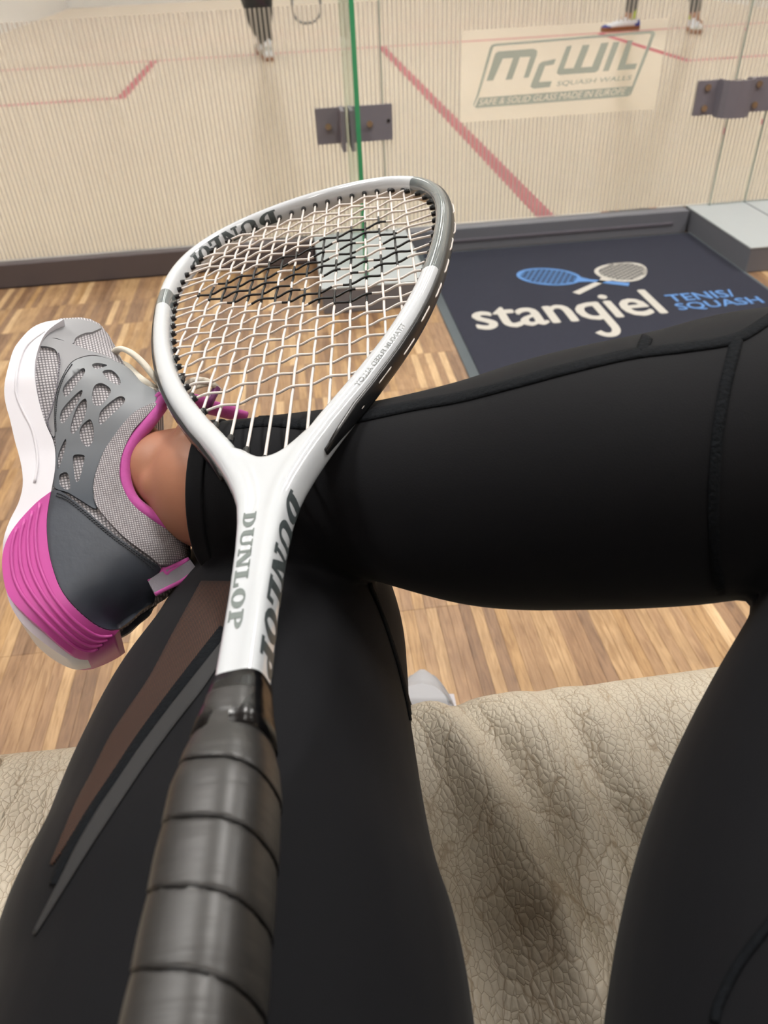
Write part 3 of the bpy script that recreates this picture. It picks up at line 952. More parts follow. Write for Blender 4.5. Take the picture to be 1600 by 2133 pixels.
PO = Vector((0.0, -0.13, SZ))
link('hem', evaluated(to_person(hm.mesh('hem')), [('BEVEL', dict(width=0.0012, segments=3))]), MT['legging'], person, True)
def dens(px, n):
    P = [Vector((a, b, 0)) for a, b in px]
    q = catmull(P, n)
    return [(v.x, v.y) for v in q]
def ribbon(name, left, right, material, lift=0.0006, n=6, cross=4, rim=0.0):
    """a cloth band lying on the leggings between two lines"""
    A, B = dens(left, n), dens(right, n)
    V = []; F = []
    for (a, b_) in zip(A, B):
        row = []
        for k in range(cross + 1):
            t = k / cross
            p, nn = hit(a[0] + (b_[0] - a[0]) * t, a[1] + (b_[1] - a[1]) * t)
            row.append((p, nn))
        good = [r for r in row if r[0] is not None]
        if not good: continue
        for k in range(cross + 1):
            p, nn = row[k] if row[k][0] is not None else good[0] if k < cross / 2 else good[-1]
            bul = lift + rim * math.sin(math.pi * k / cross)
            V.append(p + nn * bul - PO)
    rws = len(V) // (cross + 1)
    for i in range(rws - 1):
        for k in range(cross):
            a = i * (cross + 1) + k
            F.append((a, a + 1, a + cross + 2, a + cross + 1))
    me = mesh(name, V, F)
    fix_normals(me)
    me = evaluated(me, [('SOLIDIFY', dict(thickness=0.0006, offset=0))])
    return link(name, me, material, person, True)
def seam(path, w, n=8, mt='seam'):
    """flatlock seam: a slightly raised braided band that follows the cloth"""
    Q = dens(path, n)
    L_, R_ = [], []
    for i, q in enumerate(Q):
        a = Vector(Q[max(0, i - 1)]); c = Vector(Q[min(len(Q) - 1, i + 1)])
        d = (c - a).normalized(); nn = Vector((-d.y, d.x)) * (w / 2 if isinstance(w, (int, float)) else (w[0] + (w[1] - w[0]) * i / len(Q)) / 2)
        L_.append((q[0] + nn.x, q[1] + nn.y)); R_.append((q[0] - nn.x, q[1] - nn.y))
    return ribbon('seam', L_, R_, MT[mt], 0.0003, 1, 4, 0.0005)
seam([(486, 884), (560, 878), (640, 884), (735, 872), (860, 846), (960, 828), (1080, 797), (1200, 765), (1320, 738), (1430, 724), (1530, 707), (1599, 668), (1650, 630), (1690, 600)], 21)
seam([(1349, 703), (1342, 718), (1336, 734)], 24, 6)
seam([(1535, 706), (1527, 740), (1512, 800), (1498, 880), (1490, 960), (1486, 1060), (1490, 1160), (1500, 1235)], (27, 20), 6)
seam([(1720, 1800), (1650, 1870), (1597, 1935), (1540, 2010), (1500, 2090), (1490, 2130)], 20, 6)
# open mesh panel, braided seam and grey tape along the thigh
ribbon('mesh_panel', [(420, 1212), (360, 1322), (313, 1411), (265, 1483), (230, 1537), (194, 1608), (158, 1678), (106, 1802)],
       [(492, 1213), (476, 1298), (395, 1396), (329, 1482), (282, 1545), (235, 1612), (185, 1690), (112, 1802)], MT['mesh'], 0.0004, 8, 12)
seam([(468, 1312), (405, 1392), (345, 1470), (290, 1545), (240, 1620), (185, 1702), (135, 1790), (112, 1845)], (26, 17))
ribbon('reflective_tape', [(468, 1325), (405, 1408), (340, 1490), (282, 1568), (225, 1655), (165, 1755), (128, 1830), (70, 1945)],
       [(462, 1378), (420, 1440), (358, 1520), (300, 1600), (240, 1690), (180, 1782), (138, 1850), (75, 1950)], MT['reflect'], 0.0004, 8, 5)
seam([(770, 1215), (800, 1290), (826, 1370), (846, 1450), (856, 1500)], 7, 6)

# bare ankle and foot of the crossed leg (one skin surface)
sk = MB()
fp = [(520, 1028, .419, .0365), (440, 1016, .426, .0350), (385, 994, .437, .0292), (340, 988, .440, .0265), (300, 970, .447, .0225), (260, 915, .455, .0185), (225, 850, .462, .014), (200, 800, .466, .010)]
pts, rr = cat_r([at(a, b_, z) for a, b_, z, r in fp], [r for *_, r in fp], 6)
sk.tube(pts, rr, 28)
sk.tube([at(350, 1000, .446), at(315, 1070, .450), at(275, 1150, .446)], [.022, .018, .012], 24)
sk.ball(at(336, 1014, .4175), 0.0125, 14)
sk.ball(at(400, 905, .420), 0.010, 14)
ft = evaluated(sk.mesh('foot'), [('REMESH', dict(mode='VOXEL', voxel_size=0.0022)), ('SMOOTH', dict(iterations=10, factor=0.5))])
fo_ = link('foot', to_person(ft), MT['skin'], person, True); tag(fo_, 'bare ankle between the shoe collar and the legging hem')

# =================================================================== THE TRAINER ON THE CROSSED FOOT
SHA = at(250, 1200, .423)
SHB = at(150, 700, .476)
EL = (SHB - SHA).normalized()
vw = (at(200, 950, .48) - CAM).normalized()
EN = (-vw - EL * (-vw).dot(EL)).normalized()
EH = EL.cross(EN) if EL.cross(EN).dot(CR) > 0 else EN.cross(EL)
def cp(x, y): return (x / 2.806, 640 + y / 2.806)
def to_lh(px, W):
    d = ray(*px)
    t = (SHA + EN * W - CAM).dot(EN) / d.dot(EN)
    q = CAM + d * t - SHA
    return Vector((q.dot(EL), q.dot(EH)))
sole_out = [(375, 80), (270, 95), (190, 130), (120, 200), (80, 260), (50, 360), (30, 450), (28, 520), (40, 590), (60, 660), (90, 790), (110, 860), (130, 950), (135, 1050), (110, 1150), (60, 1250), (20, 1370), (8, 1480), (10, 1570), (30, 1680), (80, 1780), (160, 1870), (280, 1970), (400, 2050), (460, 2062), (510, 2058)]
sole_in = [(375, 80), (300, 130), (250, 190), (215, 290), (205, 380), (212, 470), (235, 580), (270, 690), (310, 780), (325, 860), (322, 960), (300, 1085)]
wedge_in = [(300, 1085), (280, 1200), (275, 1300), (285, 1420), (310, 1530), (350, 1640), (410, 1730), (490, 1810), (570, 1870), (640, 1895), (700, 1890)]
vamp = [(375, 80), (480, 75), (560, 95), (620, 150), (660, 210), (690, 265), (720, 330), (800, 420), (880, 490), (945, 515)]
heelback = [(1112, 1470), (1130, 1560), (1000, 1672), (900, 1740), (820, 1790), (770, 1840), (700, 1890)]
collar = [(945, 515), (948, 560), (860, 655), (780, 750), (728, 860), (710, 950), (718, 1030), (755, 1120), (805, 1180), (872, 1232), (955, 1285), (1050, 1330), (1112, 1390), (1112, 1470)]
l_toe = max(to_lh(cp(*p), 0.0).x for p in sole_out[:6]) + 0.004
l_heel = min(to_lh(cp(*p), 0.0).x for p in sole_out[-6:]) - 0.004
def plan(l):
    x = min(1, max(0, (l - l_heel) / (l_toe - l_heel)))
    w = interp([(0, .031), (.15, .033), (.35, .0315), (.5, .034), (.68, .0415), (.8, .041), (1, .036)], x)
    if x < 0.14: w *= math.sqrt(max(0.0, 1 - (1 - x / 0.14) ** 2)) * 0.9 + 0.1
    if x > 0.78: w *= math.sqrt(max(0.0, 1 - ((x - 0.78) / 0.22) ** 2)) * 0.9 + 0.1
    return w
sil = [to_lh(cp(*p), 0.0) for p in vamp]
sil2 = [to_lh(cp(*p), 0.0) for p in heelback]
def segd(p, L_):
    best = 9
    for a, b_ in zip(L_, L_[1:]):
        ab = b_ - a; t = max(0, min(1, (p - a).dot(ab) / ab.length_squared)); best = min(best, (p - a - ab * t).length)
    return best
def Wu(p):
    d = segd(p, sil); d2 = segd(p, sil2)
    base = plan(p.x) * 0.95
    k1 = math.sqrt(1 - (1 - min(d / 0.050, 1)) ** 2); k2 = math.sqrt(1 - (1 - min(d2 / 0.030, 1)) ** 2)
    return max(0.001, base * k1 * k2 * (1 - 0.10 * min(1, max(0, p.y + 0.02) / 0.08)))
def lh_u(px):
    W = 0.025
    for _ in range(8):
        q = to_lh(px, W); W = 0.5 * W + 0.5 * Wu(q)
    return to_lh(px, W)
def lh_s(px):
    W = 0.03
    for _ in range(6):
        q = to_lh(px, W); W = 0.5 * W + 0.5 * plan(q.x)
    return to_lh(px, W)
shoe = empty('trainer'); shoe.parent = person
SM = Matrix.Identity(4)
for i in range(3): SM[i][0], SM[i][1], SM[i][2] = EL[i], EH[i], EL.cross(EH)[i]
WS = 1.0 if EL.cross(EH).dot(EN) > 0 else -1.0
SM.translation = SHA - PO
shoe.matrix_local = SM
tag(shoe, 'grey knit running shoe with pink heel wedge and white sole')
def P3(p, W): return Vector((p.x, p.y, W * WS))
shoe_parts = []
def shoe_link(name, V, F, mt, smooth=True, label=None):
    me = mesh(name, V, F); fix_normals(me)
    o = link(name, me, MT[mt], shoe, smooth)
    if smooth: me.set_sharp_from_angle(angle=math.radians(52))
    if label: o['label'] = label
    shoe_parts.append(o); return o
# white midsole
so = [lh_s(cp(*p)) for p in sole_out]; si = [lh_s(cp(*p)) for p in sole_in]; wi = [lh_s(cp(*p)) for p in wedge_in]
wedge_out = [(300, 1085), (215, 1150), (120, 1250), (52, 1350), (20, 1450), (20, 1560), (52, 1690), (150, 1800), (250, 1888), (350, 1978), (435, 2040), (512, 2056), (545, 2032), (605, 1985), (662, 1932), (700, 1890)]
wo = [lh_s(cp(*p)) for p in wedge_out]
def open_smooth(L_, per=4): return [Vector((v.x, v.y)) for v in catmull([Vector((p.x, p.y, 0)) for p in L_], per)]
sole_poly = open_smooth(so, 3)[:-1] + [so[-1]] + open_smooth(wo[:12][::-1], 3)[:-1] + open_smooth(si[::-1], 3)[:-1]
V2, F2 = poly2d(sole_poly, (), 0.004)
def Wsole(p):
    x = (p.x - l_heel) / (l_toe - l_heel)
    return (plan(p.x) + 0.0012) * (1 - 0.28 * min(1, max(0, (0.30 - x) / 0.12)))
V, F = slab(V2, F2, lambda p: P3(p, Wsole(p)), lambda p: P3(p, -Wsole(p)))
shoe_link('midsole', V, F, 'solewhite', label='white foam midsole')
# sculpted lines on the sole wall
for path in ([(262, 150), (160, 230), (115, 330), (98, 430), (100, 520), (140, 620), (190, 720), (215, 830), (222, 930), (205, 1030)],):
    q = [lh_s(cp(*p)) for p in path]
    b = MB(); b.tube(catmull([P3(p, Wsole(p)) for p in q], 5), 0.0008, 6); shoe_parts.append(b.build('sole_ridge', MT['solewhite'], shoe, True))
# pink wedge with raised ribs
wp = open_smooth(wo, 3)[:-1] + open_smooth(wi[::-1], 3)[:-1]
V2, F2 = poly2d(wp, (), 0.004)
V, F = slab(V2, F2, lambda p: P3(p, plan(p.x) + 0.0018), lambda p: P3(p, -plan(p.x) - 0.0018))
shoe_link('heel_wedge', V, F, 'pink', label='pink ribbed foam heel wedge')
wa = open_smooth(wo[3:13], 4); wb = open_smooth(wi, 4)
for t in (0.2, 0.38, 0.56, 0.74):
    q = []
    for k in range(24):
        f = k / 23
        a = wa[int(f * (len(wa) - 1))]; c = wb[int(f * (len(wb) - 1))]
        q.append(c + (a - c) * (1 - t) if False else a + (c - a) * t)
    q = [q[0]] + [sum((q[max(0, min(23, i + d))] for d in (-1, 0, 1)), Vector((0, 0))) / 3 for i in range(1, 23)] + [q[-1]]
    b = MB(); b.tube([P3(p, plan(p.x) + 0.0019) for p in q], 0.0009, 6); shoe_parts.append(b.build('wedge_rib', MT['pink'], shoe, True))
# knit upper
up = [lh_u(cp(*p)) for p in sole_in[1:]] + [lh_u(cp(*p)) for p in wedge_in[1:-1]]
hb = sil2[::-1]; cl = [lh_u(cp(*p)) for p in collar[::-1]]; vp = sil[::-1]
upoly = [sil[0]] + open_smooth(up, 3) + open_smooth(hb, 3)[1:] + open_smooth(cl, 3)[1:-1] + open_smooth(vp, 3)[:-1]
V2, F2 = poly2d(upoly, (), 0.0035)
V, F = slab(V2, F2, lambda p: P3(p, Wu(p)), lambda p: P3(p, -Wu(p)))
shoe_link('knit_upper', V, F, 'knit', label='light grey open knit upper')
def panel(name, outer, holes, mt, lift, thick, label=None, step=0.003, per=4, both=True):
    o_ = smooth_poly([lh_u(cp(*p)) for p in outer], per)
    h_ = [smooth_poly([lh_u(cp(*p)) for p in h], 3) for h in holes]
    V2, F2 = poly2d(o_, h_, step)
    V, F = slab(V2, F2, lambda p: P3(p, Wu(p) + lift + thick + 0.0005), lambda p: P3(p, Wu(p) - 0.0012))
    if both:
        shoe_link(name, [Vector((q.x, q.y, -q.z)) for q in V], F, mt, True)
    return shoe_link(name, V, F, mt, True, label)
cage = [(322, 640), (335, 520), (370, 420), (420, 340), (480, 308), (560, 297), (670, 325), (760, 370), (830, 450), (895, 488), (918, 520), (905, 570), (850, 590), (780, 630), (700, 720), (620, 830), (580, 920), (552, 1010), (545, 1090), (565, 1185), (480, 1140), (400, 1092), (345, 1076), (318, 1050), (326, 960), (330, 860), (326, 760)]
holes = [[(375, 525), (372, 480), (420, 420), (480, 370), (500, 378), (488, 415), (440, 475), (395, 532)],
         [(540, 348), (575, 338), (628, 350), (600, 365), (560, 374)],
         [(600, 390), (650, 378), (690, 410), (708, 452), (688, 466), (640, 440)],
         [(540, 520), (555, 470), (595, 455), (640, 480), (648, 512), (610, 570), (575, 590), (545, 570)],
         [(580, 660), (590, 620), (640, 570), (700, 532), (732, 545), (718, 582), (660, 635), (600, 692), (580, 690)],
         [(352, 660), (365, 610), (420, 545), (478, 495), (480, 522), (440, 600), (390, 670), (365, 690)],
         [(415, 720), (430, 650), (460, 580), (500, 545), (510, 582), (498, 650), (460, 720), (425, 752)],
         [(468, 760), (475, 712), (505, 678), (532, 668), (550, 720), (546, 790), (520, 825), (490, 810)],
         [(428, 900), (442, 872), (488, 874), (497, 892), (480, 970), (460, 1030), (440, 1010)],
         [(345, 865), (385, 780), (386, 830), (352, 940), (340, 950)],
         [(352, 990), (392, 975), (408, 1012), (412, 1070), (385, 1075), (352, 1045)]]
panel('cage_overlay', cage, holes, 'cage', 0.0002, 0.0014, 'slate grey overlay with oval cut-outs', 0.0028)
panel('heel_counter', [(303, 1090), (345, 1080), (400, 1112), (500, 1190), (600, 1278), (700, 1358), (800, 1430), (880, 1488), (940, 1535), (905, 1600), (912, 1668), (880, 1735), (815, 1785), (760, 1838), (700, 1880), (640, 1888), (570, 1862), (490, 1802), (410, 1722), (350, 1632), (312, 1525), (288, 1420), (278, 1300), (284, 1200)], [], 'counter', 0.0002, 0.0012, 'dark slate leather heel counter')
panel('collar_padding', [(905, 575), (850, 595), (780, 635), (702, 722), (624, 832), (584, 922), (556, 1012), (550, 1090), (572, 1180), (700, 1330), (800, 1412), (880, 1470), (945, 1518), (1030, 1500), (1100, 1462), (1100, 1395), (1045, 1340), (950, 1295), (868, 1240), (800, 1188), (748, 1125), (708, 1032), (702, 950), (720, 860), (774, 748), (852, 658), (912, 592)], [], 'knit2', 0.0006, 0.0022, 'padded grey knit collar')
panel('toe_cap', [(372, 84), (480, 80), (550, 96), (595, 125), (545, 152), (500, 160), (445, 188), (425, 222), (340, 194), (268, 182), (305, 132)], [], 'greylea', 0.0002, 0.001, 'smooth grey toe cap')
panel('side_overlay', [(262, 186), (340, 198), (430, 225), (520, 262), (640, 300), (660, 318), (560, 290), (480, 300), (415, 335), (365, 415), (330, 515), (318, 640), (322, 760), (300, 745), (275, 680), (300, 600), (330, 480), (345, 330), (330, 262), (280, 240), (235, 235), (245, 205)], [], 'greylea', 0.0002, 0.001, 'grey suede band across the forefoot')
# stitching
def stitches(path, n, mt='stitch'):
    q = catmull([Vector((*lh_u(cp(*p)), 0)) for p in path], 6)
    b = MB()
    tot = len(q) - 1
    for i in range(n):
        f = (i + 0.15) / n * tot; g = (i + 0.7) / n * tot
        pa = q[int(f)].lerp(q[min(int(f) + 1, tot)], f % 1); pb = q[int(g)].lerp(q[min(int(g) + 1, tot)], g % 1)
        pa, pb = Vector((pa.x, pa.y)), Vector((pb.x, pb.y))
        b.tube([P3(pa, Wu(pa) + 0.0023), P3(pb, Wu(pb) + 0.0023)], 0.0004, 5)
    o = b.build('stitching', MT[mt], shoe); tag(o, kind='stuff'); shoe_parts.append(o)
stitches([(335, 1094), (400, 1125), (500, 1205), (600, 1292), (700, 1372), (800, 1444), (920, 1530)], 46)
stitches([(330, 1110), (400, 1140), (500, 1220), (600, 1306), (700, 1386), (800, 1458), (905, 1545)], 46)
stitches([(345, 280), (352, 340), (336, 480), (308, 600), (283, 680), (300, 740)], 40, 'taupe')
stitches([(425, 345), (372, 430), (340, 530), (328, 640), (330, 740)], 36, 'stitch')
# pink collar rim, both sides
rim = [(930, 525), (952, 552), (872, 668), (792, 768), (742, 860), (726, 955), (738, 1045), (782, 1135), (868, 1208), (960, 1268), (1045, 1316), (1104, 1372)]
q = [lh_u(cp(*p)) for p in rim]
rp = catmull([P3(p, Wu(p) * 0.97 + 0.0005 + 0.0028 * max(0, (i - 5) / 6)) for i, p in enumerate(q)], 5)
b = MB(); b.tube(rp, [0.0042 - 0.0012 * i / len(rp) for i in range(len(rp))], 12); shoe_parts.append(b.build('collar_rim', MT['pinkfab'], shoe, True)); shoe_parts[-1]['label'] = 'pink knit collar lining'
b = MB(); b.tube([Vector((p.x, p.y, -p.z)) for p in rp], 0.0038, 12); shoe_parts.append(b.build('collar_rim', MT['pinkfab'], shoe, True))
# tongue tip behind the ankle
def px_shoe(px, W):
    q = to_lh(px, W); return P3(q, W)
b = MB()
tq = [((345, 826), -0.002), ((405, 838), -0.012), ((440, 849), -0.018), ((480, 859), -0.024), ((512, 868), -0.028)]
b.tube(catmull([px_shoe(p, w) for p, w in tq], 6), [0.0045] * 10 + [0.004] * 10 + [0.003] * 5, 10, flat=1.5)
shoe_parts.append(b.build('tongue', MT['pinkfab'], shoe, True)); shoe_parts[-1]['label'] = 'pink tongue edge beyond the ankle'
# laces
def lace(path, r=0.0021):
    b = MB(); b.tube(catmull([px_shoe(cp(*p[:2]), p[2]) for p in path], 6), r, 8, flat=0.55)
    o = b.build('lace', MT['lace'], shoe, True); shoe_parts.append(o); return o
lace([(690, 322, .010), (668, 275, .014), (700, 243, .02), (760, 262, .024), (830, 320, .024), (900, 405, .022), (955, 475, .018)], 0.0030)
lace([(690, 322, .012), (740, 345, .016), (790, 392, .02), (850, 440, .022), (930, 490, .016)], 0.0026)
lace([(930, 490, .004), (1050, 470, .006), (1140, 425, .010), (1230, 440, .010), (1290, 492, .004)], 0.0022)
lace([(930, 500, .0), (1040, 520, .004), (1130, 470, .008), (1230, 445, .008), (1275, 468, .004)], 0.0022)
lace([(845, 485, .022), (880, 490, .024), (915, 500, .02)], 0.0032)
lace([(850, 545, .022), (880, 525, .025), (918, 512, .02)], 0.0034)
b = MB(); b.tube([px_shoe(cp(1268, 470), .006), px_shoe(cp(1207, 592), .004)], 0.0026, 10); shoe_parts.append(b.build('aglet', MT['aglet'], shoe, True))
# heel pull tab: grey webbing loop with pink edges
tabA = [(862, 1600), (905, 1560), (1000, 1520), (1105, 1472), (1150, 1535), (1060, 1600), (980, 1640), (905, 1678)]
o_ = [to_lh(cp(*p), 0.020) for p in tabA]
V2, F2 = poly2d(o_, (), 0.004)
V, F = slab(V2, F2, lambda p: P3(p, 0.0215), lambda p: P3(p, 0.0175))
shoe_link('pull_tab', V, F, 'taupe', False, 'grey webbing heel pull tab')
for path in ([(862, 1600), (905, 1560), (1000, 1520), (1105, 1472)], [(905, 1678), (980, 1640), (1060, 1600), (1150, 1535)], [(950, 1525), (975, 1560), (1000, 1540), (1105, 1475)]):
    b = MB(); b.tube(catmull([px_shoe(cp(*p), 0.0205) for p in path], 5), 0.0013, 8); shoe_parts.append(b.build('tab_edging', MT['pinkfab'], shoe, True))

# the other trainer, flat on the floor (same kind of shoe, mirrored)
shoe2 = empty('trainer'); shoe2.parent = person
tag(shoe2, 'grey toe of the running shoe standing on the parquet')
sb = min(p.y for p in so)
toe = Vector((0.088, 0.595, 0)); ang = -0.16
fx = Vector((math.sin(-ang), math.cos(ang), 0)).normalized()
# sole line of the traced shoe leans a little: use its mean direction
ground = (so[7] - so[17]).normalized()
gn = Vector((-ground.y, ground.x)) if Vector((-ground.y, ground.x)).y > 0 else Vector((ground.y, -ground.x))
Xl = Vector((ground.x, ground.y, 0)); Yl = Vector((gn.x, gn.y, 0))
A = Matrix((Xl, Yl, Xl.cross(Yl))).to_4x4()
Bm = Matrix.Identity(4)
up_ = Vector((0, 0, 1)); side = fx.cross(up_)
for i in range(3): Bm[i][0], Bm[i][1], Bm[i][2] = fx[i], up_[i], side[i]
lx = [(Xl.x * p.x + Xl.y * p.y) for p in so]; ly = [(Yl.x * p.x + Yl.y * p.y) for p in so]
Bm.translation = toe - fx * max(lx) - up_ * min(ly) + Vector((0, 0, 0.0005)) - PO
flip = Matrix.Scale(-1, 4, Vector((0, 0, 1)))
shoe2.matrix_local = Bm @ A @ flip
for o in shoe_parts:
    if o.name.split('.')[0] in ('lace', 'aglet', 'stitching', 'tongue', 'pull_tab', 'tab_edging', 'collar_rim'): continue
    c = o.copy(); COL.objects.link(c); c.parent = shoe2
    if o.name.startswith('knit_upper'):
        c.material_slots[0].link = 'OBJECT'; c.material_slots[0].material = MT['palelea']

# =================================================================== THE RACKET
RU = Vector((0.09279272, 0.99461545, 0.04614772)); RV = Vector((0.96635076, -0.10112945, 0.23651437)); RW = Vector((-0.23990774, -0.02264807, 0.97053147))
RP = Vector((-0.02384984, 0.29515967, -0.1928418)) + CAM
racket = empty('squash_racket')
RM = Matrix.Identity(4)
for i in range(3): RM[i][0], RM[i][1], RM[i][2] = RV[i], RU[i], RW[i]
RM.translation = RP
racket.matrix_world = RM
tag(racket, 'white and grey squash racket with black grip lying across the legs', 'squash racket')
HL = 0.345
def inner(th):
    W, a1, a2, a3, b2 = 0.09146011, 0.67114856, 0.07345838, 0.07283462, -0.04949348
    v = W * math.sin(th) * (1 + a1 * math.cos(th) + a2 * math.cos(2 * th) + a3 * math.cos(3 * th))
    u = HL / 2 + HL / 2 * (math.cos(th) + b2 * math.sin(th) ** 2)
    return Vector((v, u, 0))
NT = 110
def arm(side):
    """centre line of one side of the frame from the tip down into the shaft"""
    P = []; R_ = []
    for k in range(NT):
        th = math.pi * k / (NT - 1) * 0.93
        p = inner(th); t = (inner(th + 0.004) - inner(max(0, th - 0.004))).normalized()
        n = Vector((-t.y, t.x, 0)); n = n if n.x > 0 or k == 0 else -n
        if k == 0: n = Vector((0, 1, 0))
        if p.y < 0.058: break
        a = 0.0054 + 0.0010 * max(0, (0.2 - p.y) / 0.14)
        P.append(Vector((p.x, p.y, 0)) + n * a); R_.append((0.0088, a))
    for u, o in ((0.042, .0502), (0.028, .0418), (0.0136, .0335), (0.0, .0266), (-0.0105, .0218), (-0.022, .0172), (-0.034, .0135), (-0.048, .0113), (-0.065, .0097), (-0.09, .0088), (-0.128, .0085)):
        a = 0.0066 if u > -0.02 else 0.0066 - 0.0028 * min(1, (-0.02 - u) / 0.05)
        P.append(Vector((o - a * 1.12, u, 0))); R_.append((0.0087, a))
    if side < 0: P = [Vector((-p.x, p.y, p.z)) for p in P]
    return P, R_
fb_ = MB()
arms = {}
for s in (1, -1):
    P, R_ = arm(s); arms[s] = P
    fb_.tube(P, R_, 28, up=(0, 0, 1), ex=2.7)
fb_.tube([(0, -0.045, 0), (0, -0.09, 0), (0, -0.135, 0)], [(0.0080, 0.0083)] * 3, 28, up=(0, 0, 1), ex=4.5)
web = [(0, -0.06)] + [(0.003, -0.05), (0.007, -0.03), (0.012, -0.014), (0.019, -0.002), (0.026, 0.009)]
ina = [inner(math.pi * t) for t in (0.885, 0.90, 0.92, 0.94, 0.96, 0.98, 1.0)]
wpoly = [Vector(p) for p in web] + [Vector((p.x, p.y - 0.001)) for p in ina] + [Vector((-p.x, p.y - 0.001)) for p in ina[:-1][::-1]] + [Vector((-p[0], p[1])) for p in web[1:][::-1]]
V2, F2 = poly2d(wpoly, (), 0.0015)
arch = [Vector((p.x, p.y - 0.001)) for p in ina] + [Vector((-p.x, p.y - 0.001)) for p in ina[::-1]]
def web_h(p): return 0.0076 * math.sqrt(max(0.02, 1 - (1 - min(1, segd(p, arch) / 0.006)) ** 2))
V, F = slab(V2, F2, lambda p: Vector((p.x, p.y, web_h(p))), lambda p: Vector((p.x, p.y, -web_h(p))))
fb_.add(V, F)
fix = fb_.mesh('frame'); fix_normals(fix)
fr_me = evaluated(fix, [('REMESH', dict(mode='VOXEL', voxel_size=0.0010)), ('SMOOTH', dict(iterations=30, factor=0.5))])
fr_bvh = bvh_of(fr_me)
# white lacquer with the grey painted sections (positions in the racket's own plane)
Mf, nt, N, L_, B = nodes_of('racket_frame_paint')
B.inputs['Roughness'].default_value = 0.13; B.inputs['Coat Weight'].default_value = 0.8; B.inputs['Coat Roughness'].default_value = 0.04
tc = N.new('ShaderNodeTexCoord'); sp_ = N.new('ShaderNodeSeparateXYZ'); L_.new(tc.outputs['Object'], sp_.inputs[0])
def mnode(op, a, b_=None):
    n = N.new('ShaderNodeMath'); n.operation = op
    for i, v in enumerate((a, b_)):
        if v is None: continue
        if isinstance(v, (int, float)): n.inputs[i].default_value = v
        else: L_.new(v, n.inputs[i])
    return n.outputs[0]
X_, Y_ = sp_.outputs['X'], sp_.outputs['Y']
t_ = mnode('ADD', mnode('MULTIPLY', X_, -0.35), Y_)
r1 = mnode('MULTIPLY', mnode('GREATER_THAN', X_, 0.05), mnode('GREATER_THAN', mnode('SUBTRACT', Y_, mnode('MULTIPLY', X_, 0.1)), 0.137))
r1 = mnode('MULTIPLY', r1, mnode('LESS_THAN', mnode('SUBTRACT', Y_, mnode('MULTIPLY', X_, 0.7)), 0.252))
r2 = mnode('MULTIPLY', mnode('LESS_THAN', X_, -0.06), mnode('MULTIPLY', mnode('GREATER_THAN', Y_, 0.212), mnode('LESS_THAN', Y_, 0.236)))
gm = mnode('MAXIMUM', r1, r2)
mx = N.new('ShaderNodeMix'); mx.data_type = 'RGBA'
mx.inputs['A'].default_value = lin((206, 211, 216)); mx.inputs['B'].default_value = lin((104, 112, 114))
L_.new(gm, mx.inputs['Factor']); L_.new(mx.outputs['Result'], B.inputs['Base Color'])
link('frame', fr_me, Mf, racket, True)

# grommet strip set in the outside of the frame, with the string loops in it
loop_mesh = None
for s in (1, -1):
    P = [p for p in arms[s] if p.y > -0.004]
    V = []; F = []
    for i, p in enumerate(P):
        t = (P[min(i + 1, len(P) - 1)] - P[max(0, i - 1)]).normalized()
        n = Vector((t.y, -t.x, 0))
        if n.dot(Vector((p.x, p.y - 0.2, 0))) < 0: n = -n
        if i == 0: n = Vector((0, 1, 0))
        a = 0.0054 + 0.0010 * max(0, (0.2 - p.y) / 0.14)
        end = min(1, (len(P) - 1 - i) / 2) if i > 3 else 1
        hh = 0.0046 * (0.35 + 0.65 * end)
        for w, d in ((-hh, -0.0012), (-hh, 0.0006), (-hh * 0.65, 0.0012), (hh * 0.65, 0.0012), (hh, 0.0006), (hh, -0.0012)):
            V.append(p + n * (a + d) + Vector((0, 0, w)))
    for i in range(len(P) - 1):
        for j in range(5): F.append((i * 6 + j, i * 6 + j + 1, i * 6 + j + 7, i * 6 + j + 6))
    F.append([j for j in range(6)]); F.append([(len(P) - 1) * 6 + j for j in range(6)][::-1])
    me = mesh('grommet_strip', V, F); fix_normals(me)
    link('grommet_strip', me, MT['strip'], racket, True)
    # string loops between neighbouring holes
    acc = 0; last = P[0]; k = 0
    marks = []
    for i, p in enumerate(P):
        acc += (p - last).length; last = p; marks.append(acc)
    tot = marks[-1]
    def along(d):
        for i in range(len(marks) - 1):
            if marks[i + 1] >= d:
                f = (d - marks[i]) / (marks[i + 1] - marks[i] + 1e-9); p = P[i].lerp(P[i + 1], f)
                t = (P[i + 1] - P[i]).normalized(); n = Vector((t.y, -t.x, 0))
                if n.dot(Vector((p.x, p.y - 0.2, 0))) < 0: n = -n
                return p, n
        return P[-1], Vector((s, 0, 0))
    d = 0.10
    while d < tot - 0.03:
        q = []
        for f in (0, .15, .5, .85, 1):
            p, n = along(d + 0.020 * f)
            q.append(p + n * (0.0064 + (0.0008 if 0 < f < 1 else -0.001)) + Vector((0, 0, 0.0012 * math.sin(d * 90))))
        b = MB(); b.tube(catmull(q, 3), 0.0006, 6); b.build('string_loop', MT['string'], racket, True)
        d += 0.029

